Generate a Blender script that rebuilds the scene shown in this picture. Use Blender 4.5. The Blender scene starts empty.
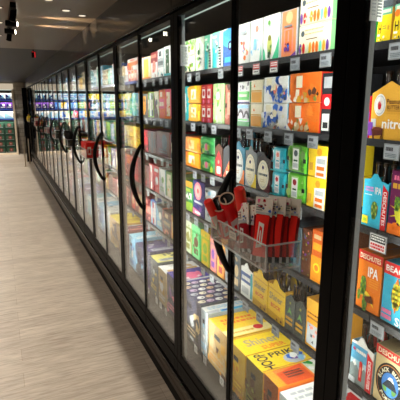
# beer cooler aisle
LED = 6.2; HEAD = 2.2; DECK_FILL = 1.5; SPOT = 150.0; ADDED_TROUGH = 70.0; FILL_DOWN = 22.0; EXPO = 0.0
import bpy, bmesh, math, random
from mathutils import Vector, Matrix, Euler

S = bpy.context.scene
COL = S.collection
PI = math.pi

# ------------------------------------------------------------------ colours
def lin(c):
    return tuple(((x/255.0)/12.92 if x/255.0 <= 0.04045 else ((x/255.0+0.055)/1.055)**2.4) for x in c)

P = dict(
    white=(240, 240, 236), cream=(240, 230, 198), black=(16, 16, 17), charcoal=(45, 46, 50), grey=(128, 130, 132),
    silver=(185, 190, 194), red=(206, 28, 34), crimson=(150, 18, 30), orange=(238, 120, 32), amber=(232, 160, 40),
    yellow=(244, 208, 40), gold=(214, 160, 50), lime=(160, 200, 60), green=(40, 150, 62), forest=(28, 84, 48),
    mint=(120, 210, 175), teal=(40, 170, 175), cyan=(60, 185, 220), sky=(140, 200, 232), blue=(40, 100, 200),
    navy=(28, 34, 92), purple=(110, 60, 150), plum=(98, 26, 76), pink=(236, 110, 150), salmon=(236, 140, 120),
    brown=(92, 52, 30), tan=(206, 178, 130), maroon=(92, 22, 34), olive=(140, 140, 60), leaf=(104, 158, 78),
    pale=(214, 226, 198), slate=(78, 90, 96))
def c3(c):
    return lin(P[c] if isinstance(c, str) else c)

# ------------------------------------------------------------------ materials
def new_mat(name):
    m = bpy.data.materials.new(name); m.use_nodes = True
    n = m.node_tree.nodes; l = m.node_tree.links
    return m, n, l, n['Principled BSDF']

def plain(name, col, rough=0.5, metal=0.0, noise=0.12, scale=40.0, spec=0.5, coat=0.0):
    m, n, l, b = new_mat(name)
    tc = n.new('ShaderNodeTexCoord'); nz = n.new('ShaderNodeTexNoise'); nz.inputs['Scale'].default_value = scale
    nz.inputs['Detail'].default_value = 4
    l.new(tc.outputs['Object'], nz.inputs['Vector'])
    mr = n.new('ShaderNodeMapRange'); mr.inputs['To Min'].default_value = 1-noise; mr.inputs['To Max'].default_value = 1+noise
    l.new(nz.outputs['Fac'], mr.inputs['Value'])
    mx = n.new('ShaderNodeVectorMath'); mx.operation = 'SCALE'; mx.inputs[0].default_value = c3(col)
    l.new(mr.outputs['Result'], mx.inputs['Scale']); l.new(mx.outputs['Vector'], b.inputs['Base Color'])
    b.inputs['Roughness'].default_value = rough; b.inputs['Metallic'].default_value = metal
    b.inputs['Specular IOR Level'].default_value = spec
    b.inputs['Coat Weight'].default_value = coat
    return m

def printed(name, rough, coat=0.0, metal=0.0, spec=.5):
    m, n, l, b = new_mat(name)
    at = n.new('ShaderNodeAttribute'); at.attribute_name = 'Ink'
    tc = n.new('ShaderNodeTexCoord'); nz = n.new('ShaderNodeTexNoise'); nz.inputs['Scale'].default_value = 60
    l.new(tc.outputs['Object'], nz.inputs['Vector'])
    mr = n.new('ShaderNodeMapRange'); mr.inputs['To Min'].default_value = 0.93; mr.inputs['To Max'].default_value = 1.07
    l.new(nz.outputs['Fac'], mr.inputs['Value'])
    mx = n.new('ShaderNodeVectorMath'); mx.operation = 'SCALE'
    l.new(at.outputs['Color'], mx.inputs[0]); l.new(mr.outputs['Result'], mx.inputs['Scale'])
    l.new(mx.outputs['Vector'], b.inputs['Base Color'])
    b.inputs['Roughness'].default_value = rough; b.inputs['Coat Weight'].default_value = coat; b.inputs['Metallic'].default_value = metal; b.inputs['Specular IOR Level'].default_value = spec
    return m

def emit(name, col, strength):
    m = bpy.data.materials.new(name); m.use_nodes = True
    n = m.node_tree.nodes; l = m.node_tree.links; n.clear()
    o = n.new('ShaderNodeOutputMaterial'); e = n.new('ShaderNodeEmission')
    e.inputs['Color'].default_value = (*lin(col), 1); e.inputs['Strength'].default_value = strength
    l.new(e.outputs[0], o.inputs[0]); return m

def clear(name, tint=(1, 1, 1), f0=0.04, body=0.0, rough=0.0, gain=1.0, power=5.0):
    """thin clear sheet: see-through plus mirror reflection that grows at grazing angles"""
    m = bpy.data.materials.new(name); m.use_nodes = True
    n = m.node_tree.nodes; l = m.node_tree.links; n.clear()
    o = n.new('ShaderNodeOutputMaterial'); tr = n.new('ShaderNodeBsdfTransparent'); gl = n.new('ShaderNodeBsdfGlossy')
    tr.inputs['Color'].default_value = (*tint, 1); gl.inputs['Roughness'].default_value = rough
    lw = n.new('ShaderNodeLayerWeight'); lw.inputs['Blend'].default_value = 0.5
    p = n.new('ShaderNodeMath'); p.operation = 'POWER'; p.inputs[1].default_value = power
    l.new(lw.outputs['Facing'], p.inputs[0])
    mr = n.new('ShaderNodeMapRange'); mr.inputs['To Min'].default_value = f0; mr.inputs['To Max'].default_value = gain
    l.new(p.outputs[0], mr.inputs['Value'])
    mix = n.new('ShaderNodeMixShader'); l.new(mr.outputs['Result'], mix.inputs['Fac'])
    l.new(tr.outputs[0], mix.inputs[1]); l.new(gl.outputs[0], mix.inputs[2])
    if body > 0:
        df = n.new('ShaderNodeBsdfDiffuse'); df.inputs['Color'].default_value = (.85, .86, .86, 1)
        m2 = n.new('ShaderNodeMixShader'); m2.inputs['Fac'].default_value = body
        l.new(mix.outputs[0], m2.inputs[1]); l.new(df.outputs[0], m2.inputs[2]); l.new(m2.outputs[0], o.inputs[0])
    else:
        l.new(mix.outputs[0], o.inputs[0])
    return m

def floor_material():
    m, n, l, b = new_mat('vinyl_planks')
    tc = n.new('ShaderNodeTexCoord')
    br = n.new('ShaderNodeTexBrick'); br.offset = 0.37; br.inputs['Scale'].default_value = 1.0
    br.inputs['Brick Width'].default_value = 1.2; br.inputs['Row Height'].default_value = 0.155
    br.inputs['Mortar Size'].default_value = 0.0012; br.inputs['Mortar Smooth'].default_value = 0.2
    br.inputs['Color1'].default_value = (*lin((184, 172, 158)), 1); br.inputs['Color2'].default_value = (*lin((200, 189, 174)), 1)
    br.inputs['Mortar'].default_value = (*lin((150, 136, 118)), 1)
    l.new(tc.outputs['Object'], br.inputs['Vector'])
    mp = n.new('ShaderNodeMapping'); mp.inputs['Scale'].default_value = (2.6, 26.0, 1)
    l.new(tc.outputs['Object'], mp.inputs['Vector'])
    nz = n.new('ShaderNodeTexNoise'); nz.inputs['Scale'].default_value = 2.2; nz.inputs['Detail'].default_value = 7; nz.inputs['Roughness'].default_value = .62
    nz.inputs['Distortion'].default_value = .5
    l.new(mp.outputs[0], nz.inputs['Vector'])
    cr = n.new('ShaderNodeValToRGB')
    cr.color_ramp.elements[0].position = .33; cr.color_ramp.elements[0].color = (.56, .53, .50, 1)
    cr.color_ramp.elements[1].position = .64; cr.color_ramp.elements[1].color = (1.08, 1.07, 1.06, 1)
    l.new(nz.outputs['Fac'], cr.inputs[0])
    mx = n.new('ShaderNodeMix'); mx.data_type = 'RGBA'; mx.blend_type = 'MULTIPLY'; mx.inputs['Factor'].default_value = .8
    l.new(br.outputs['Color'], mx.inputs['A']); l.new(cr.outputs['Color'], mx.inputs['B'])
    l.new(mx.outputs['Result'], b.inputs['Base Color'])
    b.inputs['Roughness'].default_value = .42
    bp = n.new('ShaderNodeBump'); bp.inputs['Strength'].default_value = .08; l.new(nz.outputs['Fac'], bp.inputs['Height'])
    l.new(bp.outputs[0], b.inputs['Normal'])
    return m

def brick_material(name, c1, c2, mortar, w, h, rough=.6):
    m, n, l, b = new_mat(name)
    tc = n.new('ShaderNodeTexCoord'); mp = n.new('ShaderNodeMapping'); mp.inputs['Rotation'].default_value = (PI/2, 0, 0)
    l.new(tc.outputs['Object'], mp.inputs['Vector'])
    br = n.new('ShaderNodeTexBrick'); br.inputs['Scale'].default_value = 1; br.inputs['Brick Width'].default_value = w; br.inputs['Row Height'].default_value = h
    br.inputs['Mortar Size'].default_value = .006
    br.inputs['Color1'].default_value = (*lin(c1), 1); br.inputs['Color2'].default_value = (*lin(c2), 1); br.inputs['Mortar'].default_value = (*lin(mortar), 1)
    l.new(mp.outputs[0], br.inputs['Vector']); l.new(br.outputs['Color'], b.inputs['Base Color']); b.inputs['Roughness'].default_value = rough
    return m

def plank_ceiling():
    m, n, l, b = new_mat('dark_plank_ceiling')
    tc = n.new('ShaderNodeTexCoord'); wv = n.new('ShaderNodeTexWave'); wv.bands_direction = 'Y'; wv.inputs['Scale'].default_value = .9
    wv.wave_profile = 'SAW'; wv.inputs['Distortion'].default_value = .3
    l.new(tc.outputs['Object'], wv.inputs['Vector'])
    cr = n.new('ShaderNodeValToRGB'); cr.color_ramp.elements[0].position = .03; cr.color_ramp.elements[0].color = (*lin((10, 10, 9)), 1)
    cr.color_ramp.elements[1].position = .16; cr.color_ramp.elements[1].color = (*lin((24, 22, 20)), 1)
    l.new(wv.outputs['Fac'], cr.inputs[0]); l.new(cr.outputs[0], b.inputs['Base Color']); b.inputs['Roughness'].default_value = .6
    return m

M = {}
M['card'] = printed('printed_card', .62, 0.0, spec=.16)
M['film'] = printed('printed_film', .34, .12, spec=.25)
def paper():
    m = printed('thin_paper', .7, spec=.1); n = m.node_tree.nodes; l = m.node_tree.links
    b = n['Principled BSDF']; t = n.new('ShaderNodeBsdfTranslucent'); mx = n.new('ShaderNodeMixShader'); mx.inputs[0].default_value = .5
    l.new(b.inputs['Base Color'].links[0].from_socket, t.inputs['Color']); l.new(b.outputs[0], mx.inputs[1]); l.new(t.outputs[0], mx.inputs[2])
    l.new(mx.outputs[0], n['Material Output'].inputs['Surface']); return m
M['paper'] = paper()
M['can'] = printed('printed_can', .3, .3, .35)
M['black'] = plain('black_powder_coat', (7, 7, 8), .45, spec=.05)
M['gloss_black'] = plain('gloss_black_rail', (7, 7, 8), .18, spec=.14)
M['rubber'] = plain('black_rubber', (7, 7, 7), .5, spec=.2)
M['steel_grey'] = plain('grey_mullion', (130, 130, 128), .5)
M['pan'] = plain('grey_brown_pan', (64, 58, 52), .5)
M['dark_shelf'] = plain('dark_wire_shelf', (30, 30, 32), .45)
M['lip'] = plain('dark_label_rail', (44, 44, 46), .5, spec=.15)
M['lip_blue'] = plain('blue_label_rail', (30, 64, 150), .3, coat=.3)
M['bronze'] = plain('bronze_bumper', (66, 56, 48), .38, metal=.2, spec=.25)
M['header'] = plain('dark_header_laminate', (22, 20, 18), .2, noise=.3, scale=3.0, spec=.3)
M['ceiling'] = plain('taupe_ceiling_paint', (106, 92, 76), .42, noise=.06, scale=2)
M['ceil_white'] = plain('trough_paint', (70, 66, 62), .7)
M['wall'] = plain('dim_wall_paint', (46, 43, 40), .7, noise=.06, scale=3)
M['inside'] = plain('cooler_dark_liner', (26, 26, 28), .6)
M['floor'] = floor_material()
M['planks'] = plank_ceiling()
M['tile'] = brick_material('grey_stone_tile', (150, 141, 129), (166, 156, 143), (104, 97, 90), .42, .14)
M['cream'] = plain('cream_frame', (226, 212, 190), .5)
M['bottle'] = plain('brown_bottle_glass', (38, 20, 10), .08, coat=.6)
M['cap'] = plain('bottle_cap', (60, 44, 34), .35, metal=.5)
M['post'] = plain('beige_post', (176, 160, 140), .45)
M['glass'] = clear('door_glass', (.975, .985, .98), .02, power=6.2)
M['acrylic'] = clear('clear_acrylic', (.97, .97, .97), .05, body=.05)
M['acrylic_edge'] = clear('acrylic_edge', (.9, .9, .9), .15, body=.42)
M['led_dim'] = emit('door_head_led', (235, 255, 240), .7)
M['led'] = emit('cool_white_led', (255, 250, 240), 4.0)
M['lamp'] = emit('warm_lamp_lens', (255, 240, 215), 30.0)
M['lamp_dim'] = emit('ceiling_lamp_lens', (255, 238, 212), 1.0)
M['glow_header'] = emit('cream_header_added_glow', (255, 236, 205), .55)  # glow added to the cream panel so it reads brightly lit
M['exit_red'] = emit('exit_sign_red', (255, 60, 60), .7)

# ------------------------------------------------------------------ mesh builder
_txt = {}
def glyphs(s, bold=True):
    if s in _txt: return _txt[s]
    cu = bpy.data.curves.new('t', 'FONT'); cu.body = s; cu.size = 1.0; cu.resolution_u = 2
    cu.align_x = 'LEFT'; cu.offset = .018 if bold else 0.0
    o = bpy.data.objects.new('t', cu); COL.objects.link(o)
    dg = bpy.context.evaluated_depsgraph_get(); dg.update()
    me = o.evaluated_get(dg).to_mesh()
    vs = [(v.co.x, v.co.y) for v in me.vertices]; fs = [tuple(p.vertices) for p in me.polygons]
    o.evaluated_get(dg).to_mesh_clear()
    bpy.data.objects.remove(o); bpy.data.curves.remove(cu)
    x0 = min(v[0] for v in vs); x1 = max(v[0] for v in vs); y0 = min(v[1] for v in vs); y1 = max(v[1] for v in vs)
    r = ([(v[0]-x0, v[1]-y0) for v in vs], fs, x1-x0, y1-y0)
    _txt[s] = r; return r

class MB:
    def __init__(s):
        s.v = []; s.f = []; s.c = []; s.m = []; s.sm = []
    def add(s, pts, faces, col, mat=0, smooth=False):
        b = len(s.v); s.v += [tuple(p) for p in pts]; cc = c3(col) if not isinstance(col, list) else None
        for i, f in enumerate(faces):
            s.f.append(tuple(b+k for k in f)); s.c.append(cc if cc else c3(col[i])); s.m.append(mat); s.sm.append(smooth)
        return s
    def poly(s, pts, col, mat=0): return s.add(pts, [tuple(range(len(pts)))], col, mat)
    def box(s, x0, y0, z0, x1, y1, z1, col='white', bevel=0.0, mat=0, faces=None):
        """faces: dict of colours for '-x','+x','-y','+y','-z','+z'"""
        bm = bmesh.new(); bmesh.ops.create_cube(bm, size=1.0)
        for v in bm.verts:
            v.co = Vector((x0+(v.co.x+.5)*(x1-x0), y0+(v.co.y+.5)*(y1-y0), z0+(v.co.z+.5)*(z1-z0)))
        if bevel > 0:
            bmesh.ops.bevel(bm, geom=list(bm.edges), offset=min(bevel, .45*min(x1-x0, y1-y0, z1-z0)), segments=2, affect='EDGES', profile=.6)
        bm.normal_update(); bm.verts.index_update()
        cols = []; fs = []
        for f in bm.faces:
            n = f.normal; a = max(range(3), key=lambda i: abs(n[i])); k = ('-' if n[a] < 0 else '+')+'xyz'[a]
            cols.append((faces or {}).get(k, col)); fs.append(tuple(v.index for v in f.verts))
        s.add([v.co[:] for v in bm.verts], fs, cols, mat, False); bm.free(); return s
    def prism(s, yz, x0, x1, col, mat=0, front=None):
        """outline in (y, z), from x0 (front) to x1"""
        n = len(yz); pts = [(x0, y, z) for y, z in yz]+[(x1, y, z) for y, z in yz]
        fs = [tuple(range(n)), tuple(range(2*n-1, n-1, -1))]+[(i, i+n, (i+1) % n+n, (i+1) % n) for i in range(n)]
        return s.add(pts, fs, [front or col]+[col]*(n+1), mat)
    def lathe(s, prof, c, col, n=14, mat=0, axis=None, cols=None, sm=True):
        """prof: (r, z) list; cols: colour of each ring"""
        pts = []; fs = []; cl = []
        R = axis.to_track_quat('Z', 'Y').to_matrix() if axis is not None else Matrix.Identity(3)
        for r, z in prof:
            for i in range(n):
                a = 2*PI*i/n; p = R @ Vector((r*math.cos(a), r*math.sin(a), z)); pts.append((c[0]+p.x, c[1]+p.y, c[2]+p.z))
        for j in range(len(prof)-1):
            for i in range(n):
                fs.append((j*n+i, j*n+(i+1) % n, (j+1)*n+(i+1) % n, (j+1)*n+i)); cl.append(cols[j] if cols else col)
        fs.append(tuple(range(n))[::-1]); cl.append(cols[0] if cols else col)
        fs.append(tuple((len(prof)-1)*n+i for i in range(n))); cl.append(cols[-1] if cols else col)
        return s.add(pts, fs, cl, mat, sm)
    def tube(s, path, r, col, n=8, mat=0, flat=1.0):
        pts = []; fs = []; N = len(path)
        for k, p in enumerate(path):
            d = (Vector(path[min(k+1, N-1)])-Vector(path[max(k-1, 0)])).normalized()
            up = Vector((0, 1, 0)) if abs(d.y) < .9 else Vector((1, 0, 0))
            a = d.cross(up).normalized(); b = d.cross(a)
            rr = r[k] if isinstance(r, (list, tuple)) else r
            for i in range(n):
                t = 2*PI*i/n; q = Vector(p)+a*rr*math.cos(t)+b*rr*flat*math.sin(t); pts.append(q[:])
        for k in range(N-1):
            for i in range(n): fs.append((k*n+i, k*n+(i+1) % n, (k+1)*n+(i+1) % n, (k+1)*n+i))
        fs.append(tuple(range(n))[::-1]); fs.append(tuple((N-1)*n+i for i in range(n)))
        return s.add(pts, fs, col, mat, True)
    def mesh(s, name, mats):
        me = bpy.data.meshes.new(name); me.from_pydata(s.v, [], s.f)
        for m in (mats if isinstance(mats, (list, tuple)) else [mats]): me.materials.append(M[m] if isinstance(m, str) else m)
        ca = me.color_attributes.new('Ink', 'FLOAT_COLOR', 'CORNER')
        buf = []
        for p in me.polygons:
            p.material_index = s.m[p.index]; p.use_smooth = s.sm[p.index]
            buf += [*s.c[p.index], 1.0]*p.loop_total
        ca.data.foreach_set('color', buf); me.update(); return me
    def build(s, name, mats, parent=None, loc=(0, 0, 0), rot=None):
        o = bpy.data.objects.new(name, s.mesh(name, mats)); COL.objects.link(o); o.location = loc
        if rot: o.rotation_euler = rot
        if parent: o.parent = parent
        return o

def empty(name, loc, rz=0):
    o = bpy.data.objects.new(name, None); COL.objects.link(o); o.location = loc; o.rotation_euler = (0, 0, rz); o.empty_display_size = .05
    return o
def tag(o, label, cat, group=None, kind=None):
    o['label'] = label; o['category'] = cat
    if group: o['group'] = group
    if kind: o['kind'] = kind
    return o
def struct(o): o['kind'] = 'structure'; return o
def copy_tree(o, parent=None):
    c = o.copy(); COL.objects.link(c)
    if parent: c.parent = parent
    for ch in list(o.children): copy_tree(ch, c)
    return c

# ------------------------------------------------------------------ printing on faces
class Art:
    """draws on a flat face; u to the right and v up, both 0..1"""
    def __init__(s, mb, W, H, mp, aspect=None):
        s.mb = mb; s.W = W; s.H = H; s.mp = mp; s.k = 0
    def _p(s, pts, col):
        s.k += 1; s.mb.poly([s.mp(u*s.W, v*s.H, .00035*s.k) for u, v in pts], col); return s
    def poly(s, pts, col): return s._p(pts, col)
    def rect(s, u0, v0, u1, v1, col): return s._p([(u0, v0), (u1, v0), (u1, v1), (u0, v1)], col)
    def disc(s, cu, cv, r, col, ry=None, n=16, a0=0, a1=2*PI):
        rv = (ry if ry else r*s.W/s.H)
        return s._p([(cu+r*math.cos(a0+(a1-a0)*i/n), cv+rv*math.sin(a0+(a1-a0)*i/n)) for i in range(n)], col)
    def blots(s, seed, n, cols, box=(0.05, .05, .95, .95), size=(.05, .14)):
        R = random.Random(seed)
        for _ in range(n):
            cu = R.uniform(box[0], box[2]); cv = R.uniform(box[1], box[3]); r = R.uniform(*size); k = R.choice((3, 4, 5, 6, 7)); a = R.uniform(0, 6)
            pts = []
            for i in range(k):
                t = a+2*PI*i/k; q = r*R.uniform(.6, 1.2)
                pts.append((min(max(cu+q*math.cos(t), .0), 1), min(max(cv+q*math.sin(t)*s.W/s.H, 0), 1)))
            s._p(pts, R.choice(cols))
        return s
    def lines(s, u0, v0, u1, v1, n, col, seed=1, fill=.45):
        """rows of small print"""
        R = random.Random(seed)
        h = (v1-v0)/n
        for i in range(n):
            a = u0
            while a < u1-.02:
                w = R.uniform(.05, .18)*(u1-u0); b = min(a+w, u1)
                s.rect(a, v1-(i+fill+.15)*h, b, v1-(i+.15)*h, col); a = b+.03*(u1-u0)
                s.k -= 1
        s.k += 1
        return s
    def text(s, t, cu, cv, h, col, w=None, rot=0):
        vs, fs, tw, th = glyphs(t)
        sc = h*s.H/th; sx = sc if w is None else (w*(s.W if rot % 180 == 0 else s.H))/tw
        if rot % 180: sc = h*s.W/th
        if rot % 180 and w is None: sx = sc
        s.k += 1; a = math.radians(rot); ca, sa = math.cos(a), math.sin(a); pts = []
        for x, y in vs:
            X = (x-tw/2)*sx; Y = (y-th/2)*sc
            pts.append(s.mp(cu*s.W+X*ca-Y*sa, cv*s.H+X*sa+Y*ca, .00035*s.k))
        s.mb.add(pts, fs, col); return s
    def barcode(s, u0, v0, u1, v1, col='black', seed=3):
        R = random.Random(seed); a = u0
        while a < u1-.01:
            w = R.uniform(.01, .035); s.rect(a, v0, min(a+w, u1), v1, col); s.k -= 1; a += w+R.uniform(.012, .035)
        s.k += 1; return s

def front_map(W, x=0.0):
    return lambda u, v, e: (x-e, W/2-u, v)
def top_map(W, D, H):
    # u along depth (away from aisle), v along +y (farther along the aisle)
    return lambda u, v, e: (u, -W/2+v, H+e)
def side_map(W, D):
    # face towards the near end of the aisle; u along depth
    return lambda u, v, e: (u, -W/2-e, v)

# ------------------------------------------------------------------ products (origin: front bottom centre; front faces -x)
def carton(W, H, D, cols, art=None, top=None, side=None, bev=.003, mat='card', name='beer_carton', seam=True):
    mb = MB()
    base = cols.get('front', 'white')
    mb.box(0, -W/2, 0, D, W/2, H, base, bev, 0, {'-y': cols.get('side', base), '+y': cols.get('side', base), '+z': cols.get('top', base), '+x': cols.get('side', base)})
    if art: art(Art(mb, W, H, front_map(W)))
    if top: top(Art(mb, D, W, top_map(W, D, H)))
    if side: side(Art(mb, D, H, side_map(W, D)))
    if seam and not top:
        Art(mb, D, W, top_map(W, D, H)).rect(.02, .485, .98, .515, cols.get('seam', 'grey'))
    return mb.mesh(name, mat)

def bottle_mb(h, r=.021):
    mb = MB()
    mb.lathe([(r*.96, 0), (r, .004), (r, h*.58), (r*.86, h*.66), (r*.46, h*.76), (r*.42, h*.93), (r*.48, h*.94), (r*.48, h*.955)], (0, 0, 0), 'brown', 12, 0)
    mb.lathe([(r*.56, h*.955), (r*.58, h*.965), (r*.5, h)], (0, 0, 0), 'silver', 12, 1)
    return mb
_bm = {}
def bottle_mesh(h, cap='silver'):
    k = round(h, 3)
    if k not in _bm: _bm[k] = bottle_mb(h).mesh('bottle', ['bottle', 'cap'])
    return _bm[k]

def carrier(W, H, D, cols, art=None, peak=.14, dip=None, hh=None):
    """six-pack carrier for bottles: body with pointed or dipped front panel, carrying handle, bottle necks"""
    mb = MB(); base = cols['front']; hs = H*(1-peak)
    t = .004
    hb = hs*.8
    # pointed front panel and back panel
    if dip:   # panel rising to the handle on the left, sloping down to the right
        out = [(W/2, 0), (-W/2, 0), (-W/2, hs*.96), (-W*.18, hs), (W*.02, H), (W*.12, H), (W*.24, hs*1.02), (W/2, hs)]
    else:
        out = [(W/2, 0), (-W/2, 0), (-W/2, hs), (0, H), (W/2, hs)]
    mb.prism(out, 0, t, base); mb.prism(out, D-t, D, base)
    mb.box(t, -W/2, 0, D-t, -W/2+t, hs, cols.get('side', base)); mb.box(t, W/2-t, 0, D-t, W/2, hs, cols.get('side', base))
    mb.box(t, -W/2+t, 0, D-t, W/2-t, t, base)
    if art: art(Art(mb, W, H, front_map(W)))
    hm = MB(); H2 = hh or H*1.22; x = D/2
    hm.prism([(W*.46, hb*.4), (-W*.46, hb*.4), (-W*.46, hs*.95), (-W*.2, H2), (W*.2, H2), (W*.46, hs*.95)], x-.002, x+.002, cols.get('handle', base))
    Art(hm, W, H2, front_map(W, x-.002)).rect(.36, .88, .64, .94, 'black')
    return dict(body=mb.mesh('carton_body', 'card'), handle=hm.mesh('carry_handle', 'card'), h=H, W=W, D=D)

def place_carrier(c, loc, label, cat='bottle carrier', group=None, bottles=True):
    r = empty('bottle_carrier', loc); tag(r, label, cat, group)
    for nm, me in (('carton_body', c['body']), ('carry_handle', c['handle'])):
        o = bpy.data.objects.new(nm, me); COL.objects.link(o); o.parent = r
    if bottles:
        bme = bottle_mesh(c['h']*1.16)
        for xr in (.25, .75):
            for k in (-1, 0, 1):
                o = bpy.data.objects.new('bottle', bme); COL.objects.link(o); o.parent = r
                s = min(1.0, c['W']/3/.046, c['D']/2/.046)
                o.location = (c['D']*xr, k*c['W']*.31, .0045); o.scale = (s, s, 1)
    return r
def place(me, name, loc, label, cat, group=None, rz=0):
    o = bpy.data.objects.new(name, me); COL.objects.link(o); o.location = loc; o.rotation_euler = (0, 0, rz); return tag(o, label, cat, group)
# ------------------------------------------------------------------ the setting
XF = 0.787            # front plane of the cooler doors
PITCH = 1.185; Y0 = 0.888-PITCH
CEIL = 2.355
YEND = Y0+12*PITCH
def wbox(name, mat, *b, bevel=0.0):
    mb = MB(); mb.box(*b, 'white', bevel); o = mb.build(name, mat); return o
struct(wbox('floor', 'floor', -3.2, -3.2, -.06, 2.4, 16.9, 0))
mb = MB(); mb.box(-.66, -3.2, CEIL, 2.4, 6.2, CEIL+.05); mb.box(-3.2, -3.2, CEIL, -1.3, 16.9, CEIL+.05)
mb.box(-1.3, -3.2, CEIL, -.66, -3.0, CEIL+.05); struct(mb.build('ceiling', 'ceiling'))
mb = MB(); mb.box(-.66, 6.2, CEIL, 2.4, 16.9, CEIL+.05); struct(mb.build('ceiling_dark', 'planks')).name = 'ceiling.001'
mb = MB(); mb.box(-1.32, -3.2, 2.84, -.66, 16.9, 2.88); mb.box(-1.34, -3.2, CEIL+.05, -1.3, 16.9, 2.88); mb.box(-.68, -3.0, CEIL+.05, -.66, 16.9, 2.88)  # unseen trough added to cut a straight shade edge onto the floor
struct(mb.build('added_trough', 'ceil_white')).name = 'ceiling.002'
struct(wbox('wall_left', 'wall', -3.3, -3.2, 0, -3.2, 16.9, 2.9))
struct(wbox('wall_back', 'wall', -3.2, -3.3, 0, 2.4, -3.2, 2.9))
struct(wbox('wall_far', 'tile', -3.2, 16.8, 0, 2.4, 16.9, 2.9))
mb = MB(); mb.box(2.2, -.6, 0, 2.25, YEND+.05, CEIL); mb.box(.8, -.62, 0, 2.2, -.60, CEIL); mb.box(XF+.02, YEND+.06, 0, 2.2, YEND+.08, CEIL)
mb.box(.80, -.6, 2.19, 2.2, YEND+.05, 2.2); struct(mb.build('wall_right', 'inside'))
mb = MB()
y = Y0-.3
for y1 in [Y0+PITCH*k for k in (2, 4, 6, 8, 10, 12)]:
    mb.box(.776, y+.002, 2.135, .80, y1-.002, CEIL, 'white', .002); y = y1
struct(mb.build('trim_1', 'header'))
struct(wbox('trim_2', 'gloss_black', .770, Y0-.3, 2.112, .80, YEND+.04, 2.135, bevel=.004))
mb = MB(); mb.box(.800, Y0-.3, 0, .86, YEND+.04, .105); struct(mb.build('baseboard_right', 'black'))
mb = MB(); mb.box(.778, Y0-.3, .106, .85, YEND+.04, .188, 'white', .006); mb.box(.774, Y0-.3, .140, .779, YEND+.04, .150, 'white', .002); struct(mb.build('trim_3', 'bronze'))
struct(wbox('trim_4', 'gloss_black', .776, Y0-.3, .189, .85, YEND+.04, .215, bevel=.008))

# ------------------------------------------------------------------ the glass door cooler, one unit per pair of doors
SHELF = [1.855, 1.600, 1.348, 1.090, .835]
DECK = .33
ORD = ['nearest', 'second', 'third', 'fourth', 'fifth', 'sixth', 'seventh', 'eighth', 'ninth', 'tenth', 'eleventh', 'twelfth']
def door_frame(y0, y1, hinge_low):
    """black edged glass door between y0 and y1"""
    a = .047 if hinge_low else .013; b = .013 if hinge_low else .047
    mb = MB()
    mb.box(0, y0, .232, .018, y0+a, 2.108, 'white', .002); mb.box(0, y1-b, .232, .018, y1, 2.108, 'white', .002)
    mb.box(0, y0+a, 2.088, .018, y1-b, 2.108, 'white', .002); mb.box(0, y0+a, .232, .018, y1-b, .362, 'white', .003)
    mb.box(-.004, y0+.01, .300, .001, y1-.01, .312, 'white', .002)
    return mb, y0+a, y1-b
def make_bay():
    r = empty('display_cooler', (XF, Y0, 0))
    q = PITCH
    mb = MB(); mb.box(.0185, q-.048, .22, .0215, q+.048, 2.11, 'white', .001); mb.build('mullion', 'black', r)
    mb = MB(); mb.box(.0217, q-.049, .22, .028, q+.049, 2.19, 'white', .001)
    mb.box(.028, q-.049, .22, .037, q-.046, 2.19); mb.box(.028, q+.046, .22, .037, q+.049, 2.19)
    for k in range(28): mb.box(.027, q-.0495, .42+k*.06, .032, q-.0488, .435+k*.06)
    mb.build('mullion_channel', 'steel_grey', r)
    mb = MB(); mb.box(.0282, q-.020, .40, .032, q+.020, 2.03, 'white', .001); mb.build('led_strip', 'led', r)
    mb = MB(); mb.box(.03, .06, 2.071, .034, q-.06, 2.076, 'white', .001); mb.build('led_tube', 'led_dim', r)
    mb = MB(); mb.box(0, 0, .2155, .06, q, .231, 'white', .003); mb.build('sill', 'gloss_black', r)
    mb = MB(); mb.box(.062, 0, .20, .95, q, .214); mb.build('bottom_pan', 'pan', r)
    for z in SHELF:
        mb = MB(); mb.box(.158, .002, z-.014, .64, q-.002, z-.004)
        for k in range(22): mb.box(.158, .03+k*.053, z-.004, .64, .036+k*.053, z)
        s = mb.build('shelf', 'dark_shelf', r)
        mb = MB(); mb.box(.150, .002, z-.018, .156, q-.002, z+.003, 'white', .001); mb.build('label_rail', 'lip', s)
    mb = MB(); mb.box(.158, .002, DECK-.016, .85, q-.002, DECK); s = mb.build('deck', 'dark_shelf', r)
    mb = MB(); mb.box(.150, .002, DECK-.045, .156, q-.002, DECK+.012, 'white', .001); mb.build('label_rail', 'lip', s)
    mb = MB(); mb.box(.646, q-.02, .216, .67, q+.02, 2.15)
    for k in range(34): mb.box(.6452, q-.006, .28+k*.055, .6462, q+.006, .30+k*.055)
    mb.build('shelf_upright', 'dark_shelf', r)
    h = q/2
    for (a, b, low) in ((0.001, h-.001, True), (h+.001, q-.001, False)):
        mb, ga, gb = door_frame(a, b, low); d = mb.build('door', 'black', r)
        g = MB(); g.box(.0035, ga, .362, .0065, gb, 2.088); g.box(.0125, ga, .362, .0155, gb, 2.088); g.build('glass_pane', 'glass', d)
        if low:
            hm = MB(); yh = b-.012
            path = []; rr = []
            for k in range(25):
                t = k/24; path.append((-.066*math.sin(PI*t)**.8-.001, yh, 1.445-.40*t)); rr.append(.011+.006*math.sin(PI*t))
            hm.tube(path, rr, 'white', 10); hm.box(-.006, yh-.012, 1.425, .001, yh+.012, 1.455, 'white', .002); hm.box(-.006, yh-.012, 1.035, .001, yh+.012, 1.065, 'white', .002)
            hm.build('handle', 'rubber', d)
    return r
bay = make_bay()
LIP_BLUE_FROM = 3
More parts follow.
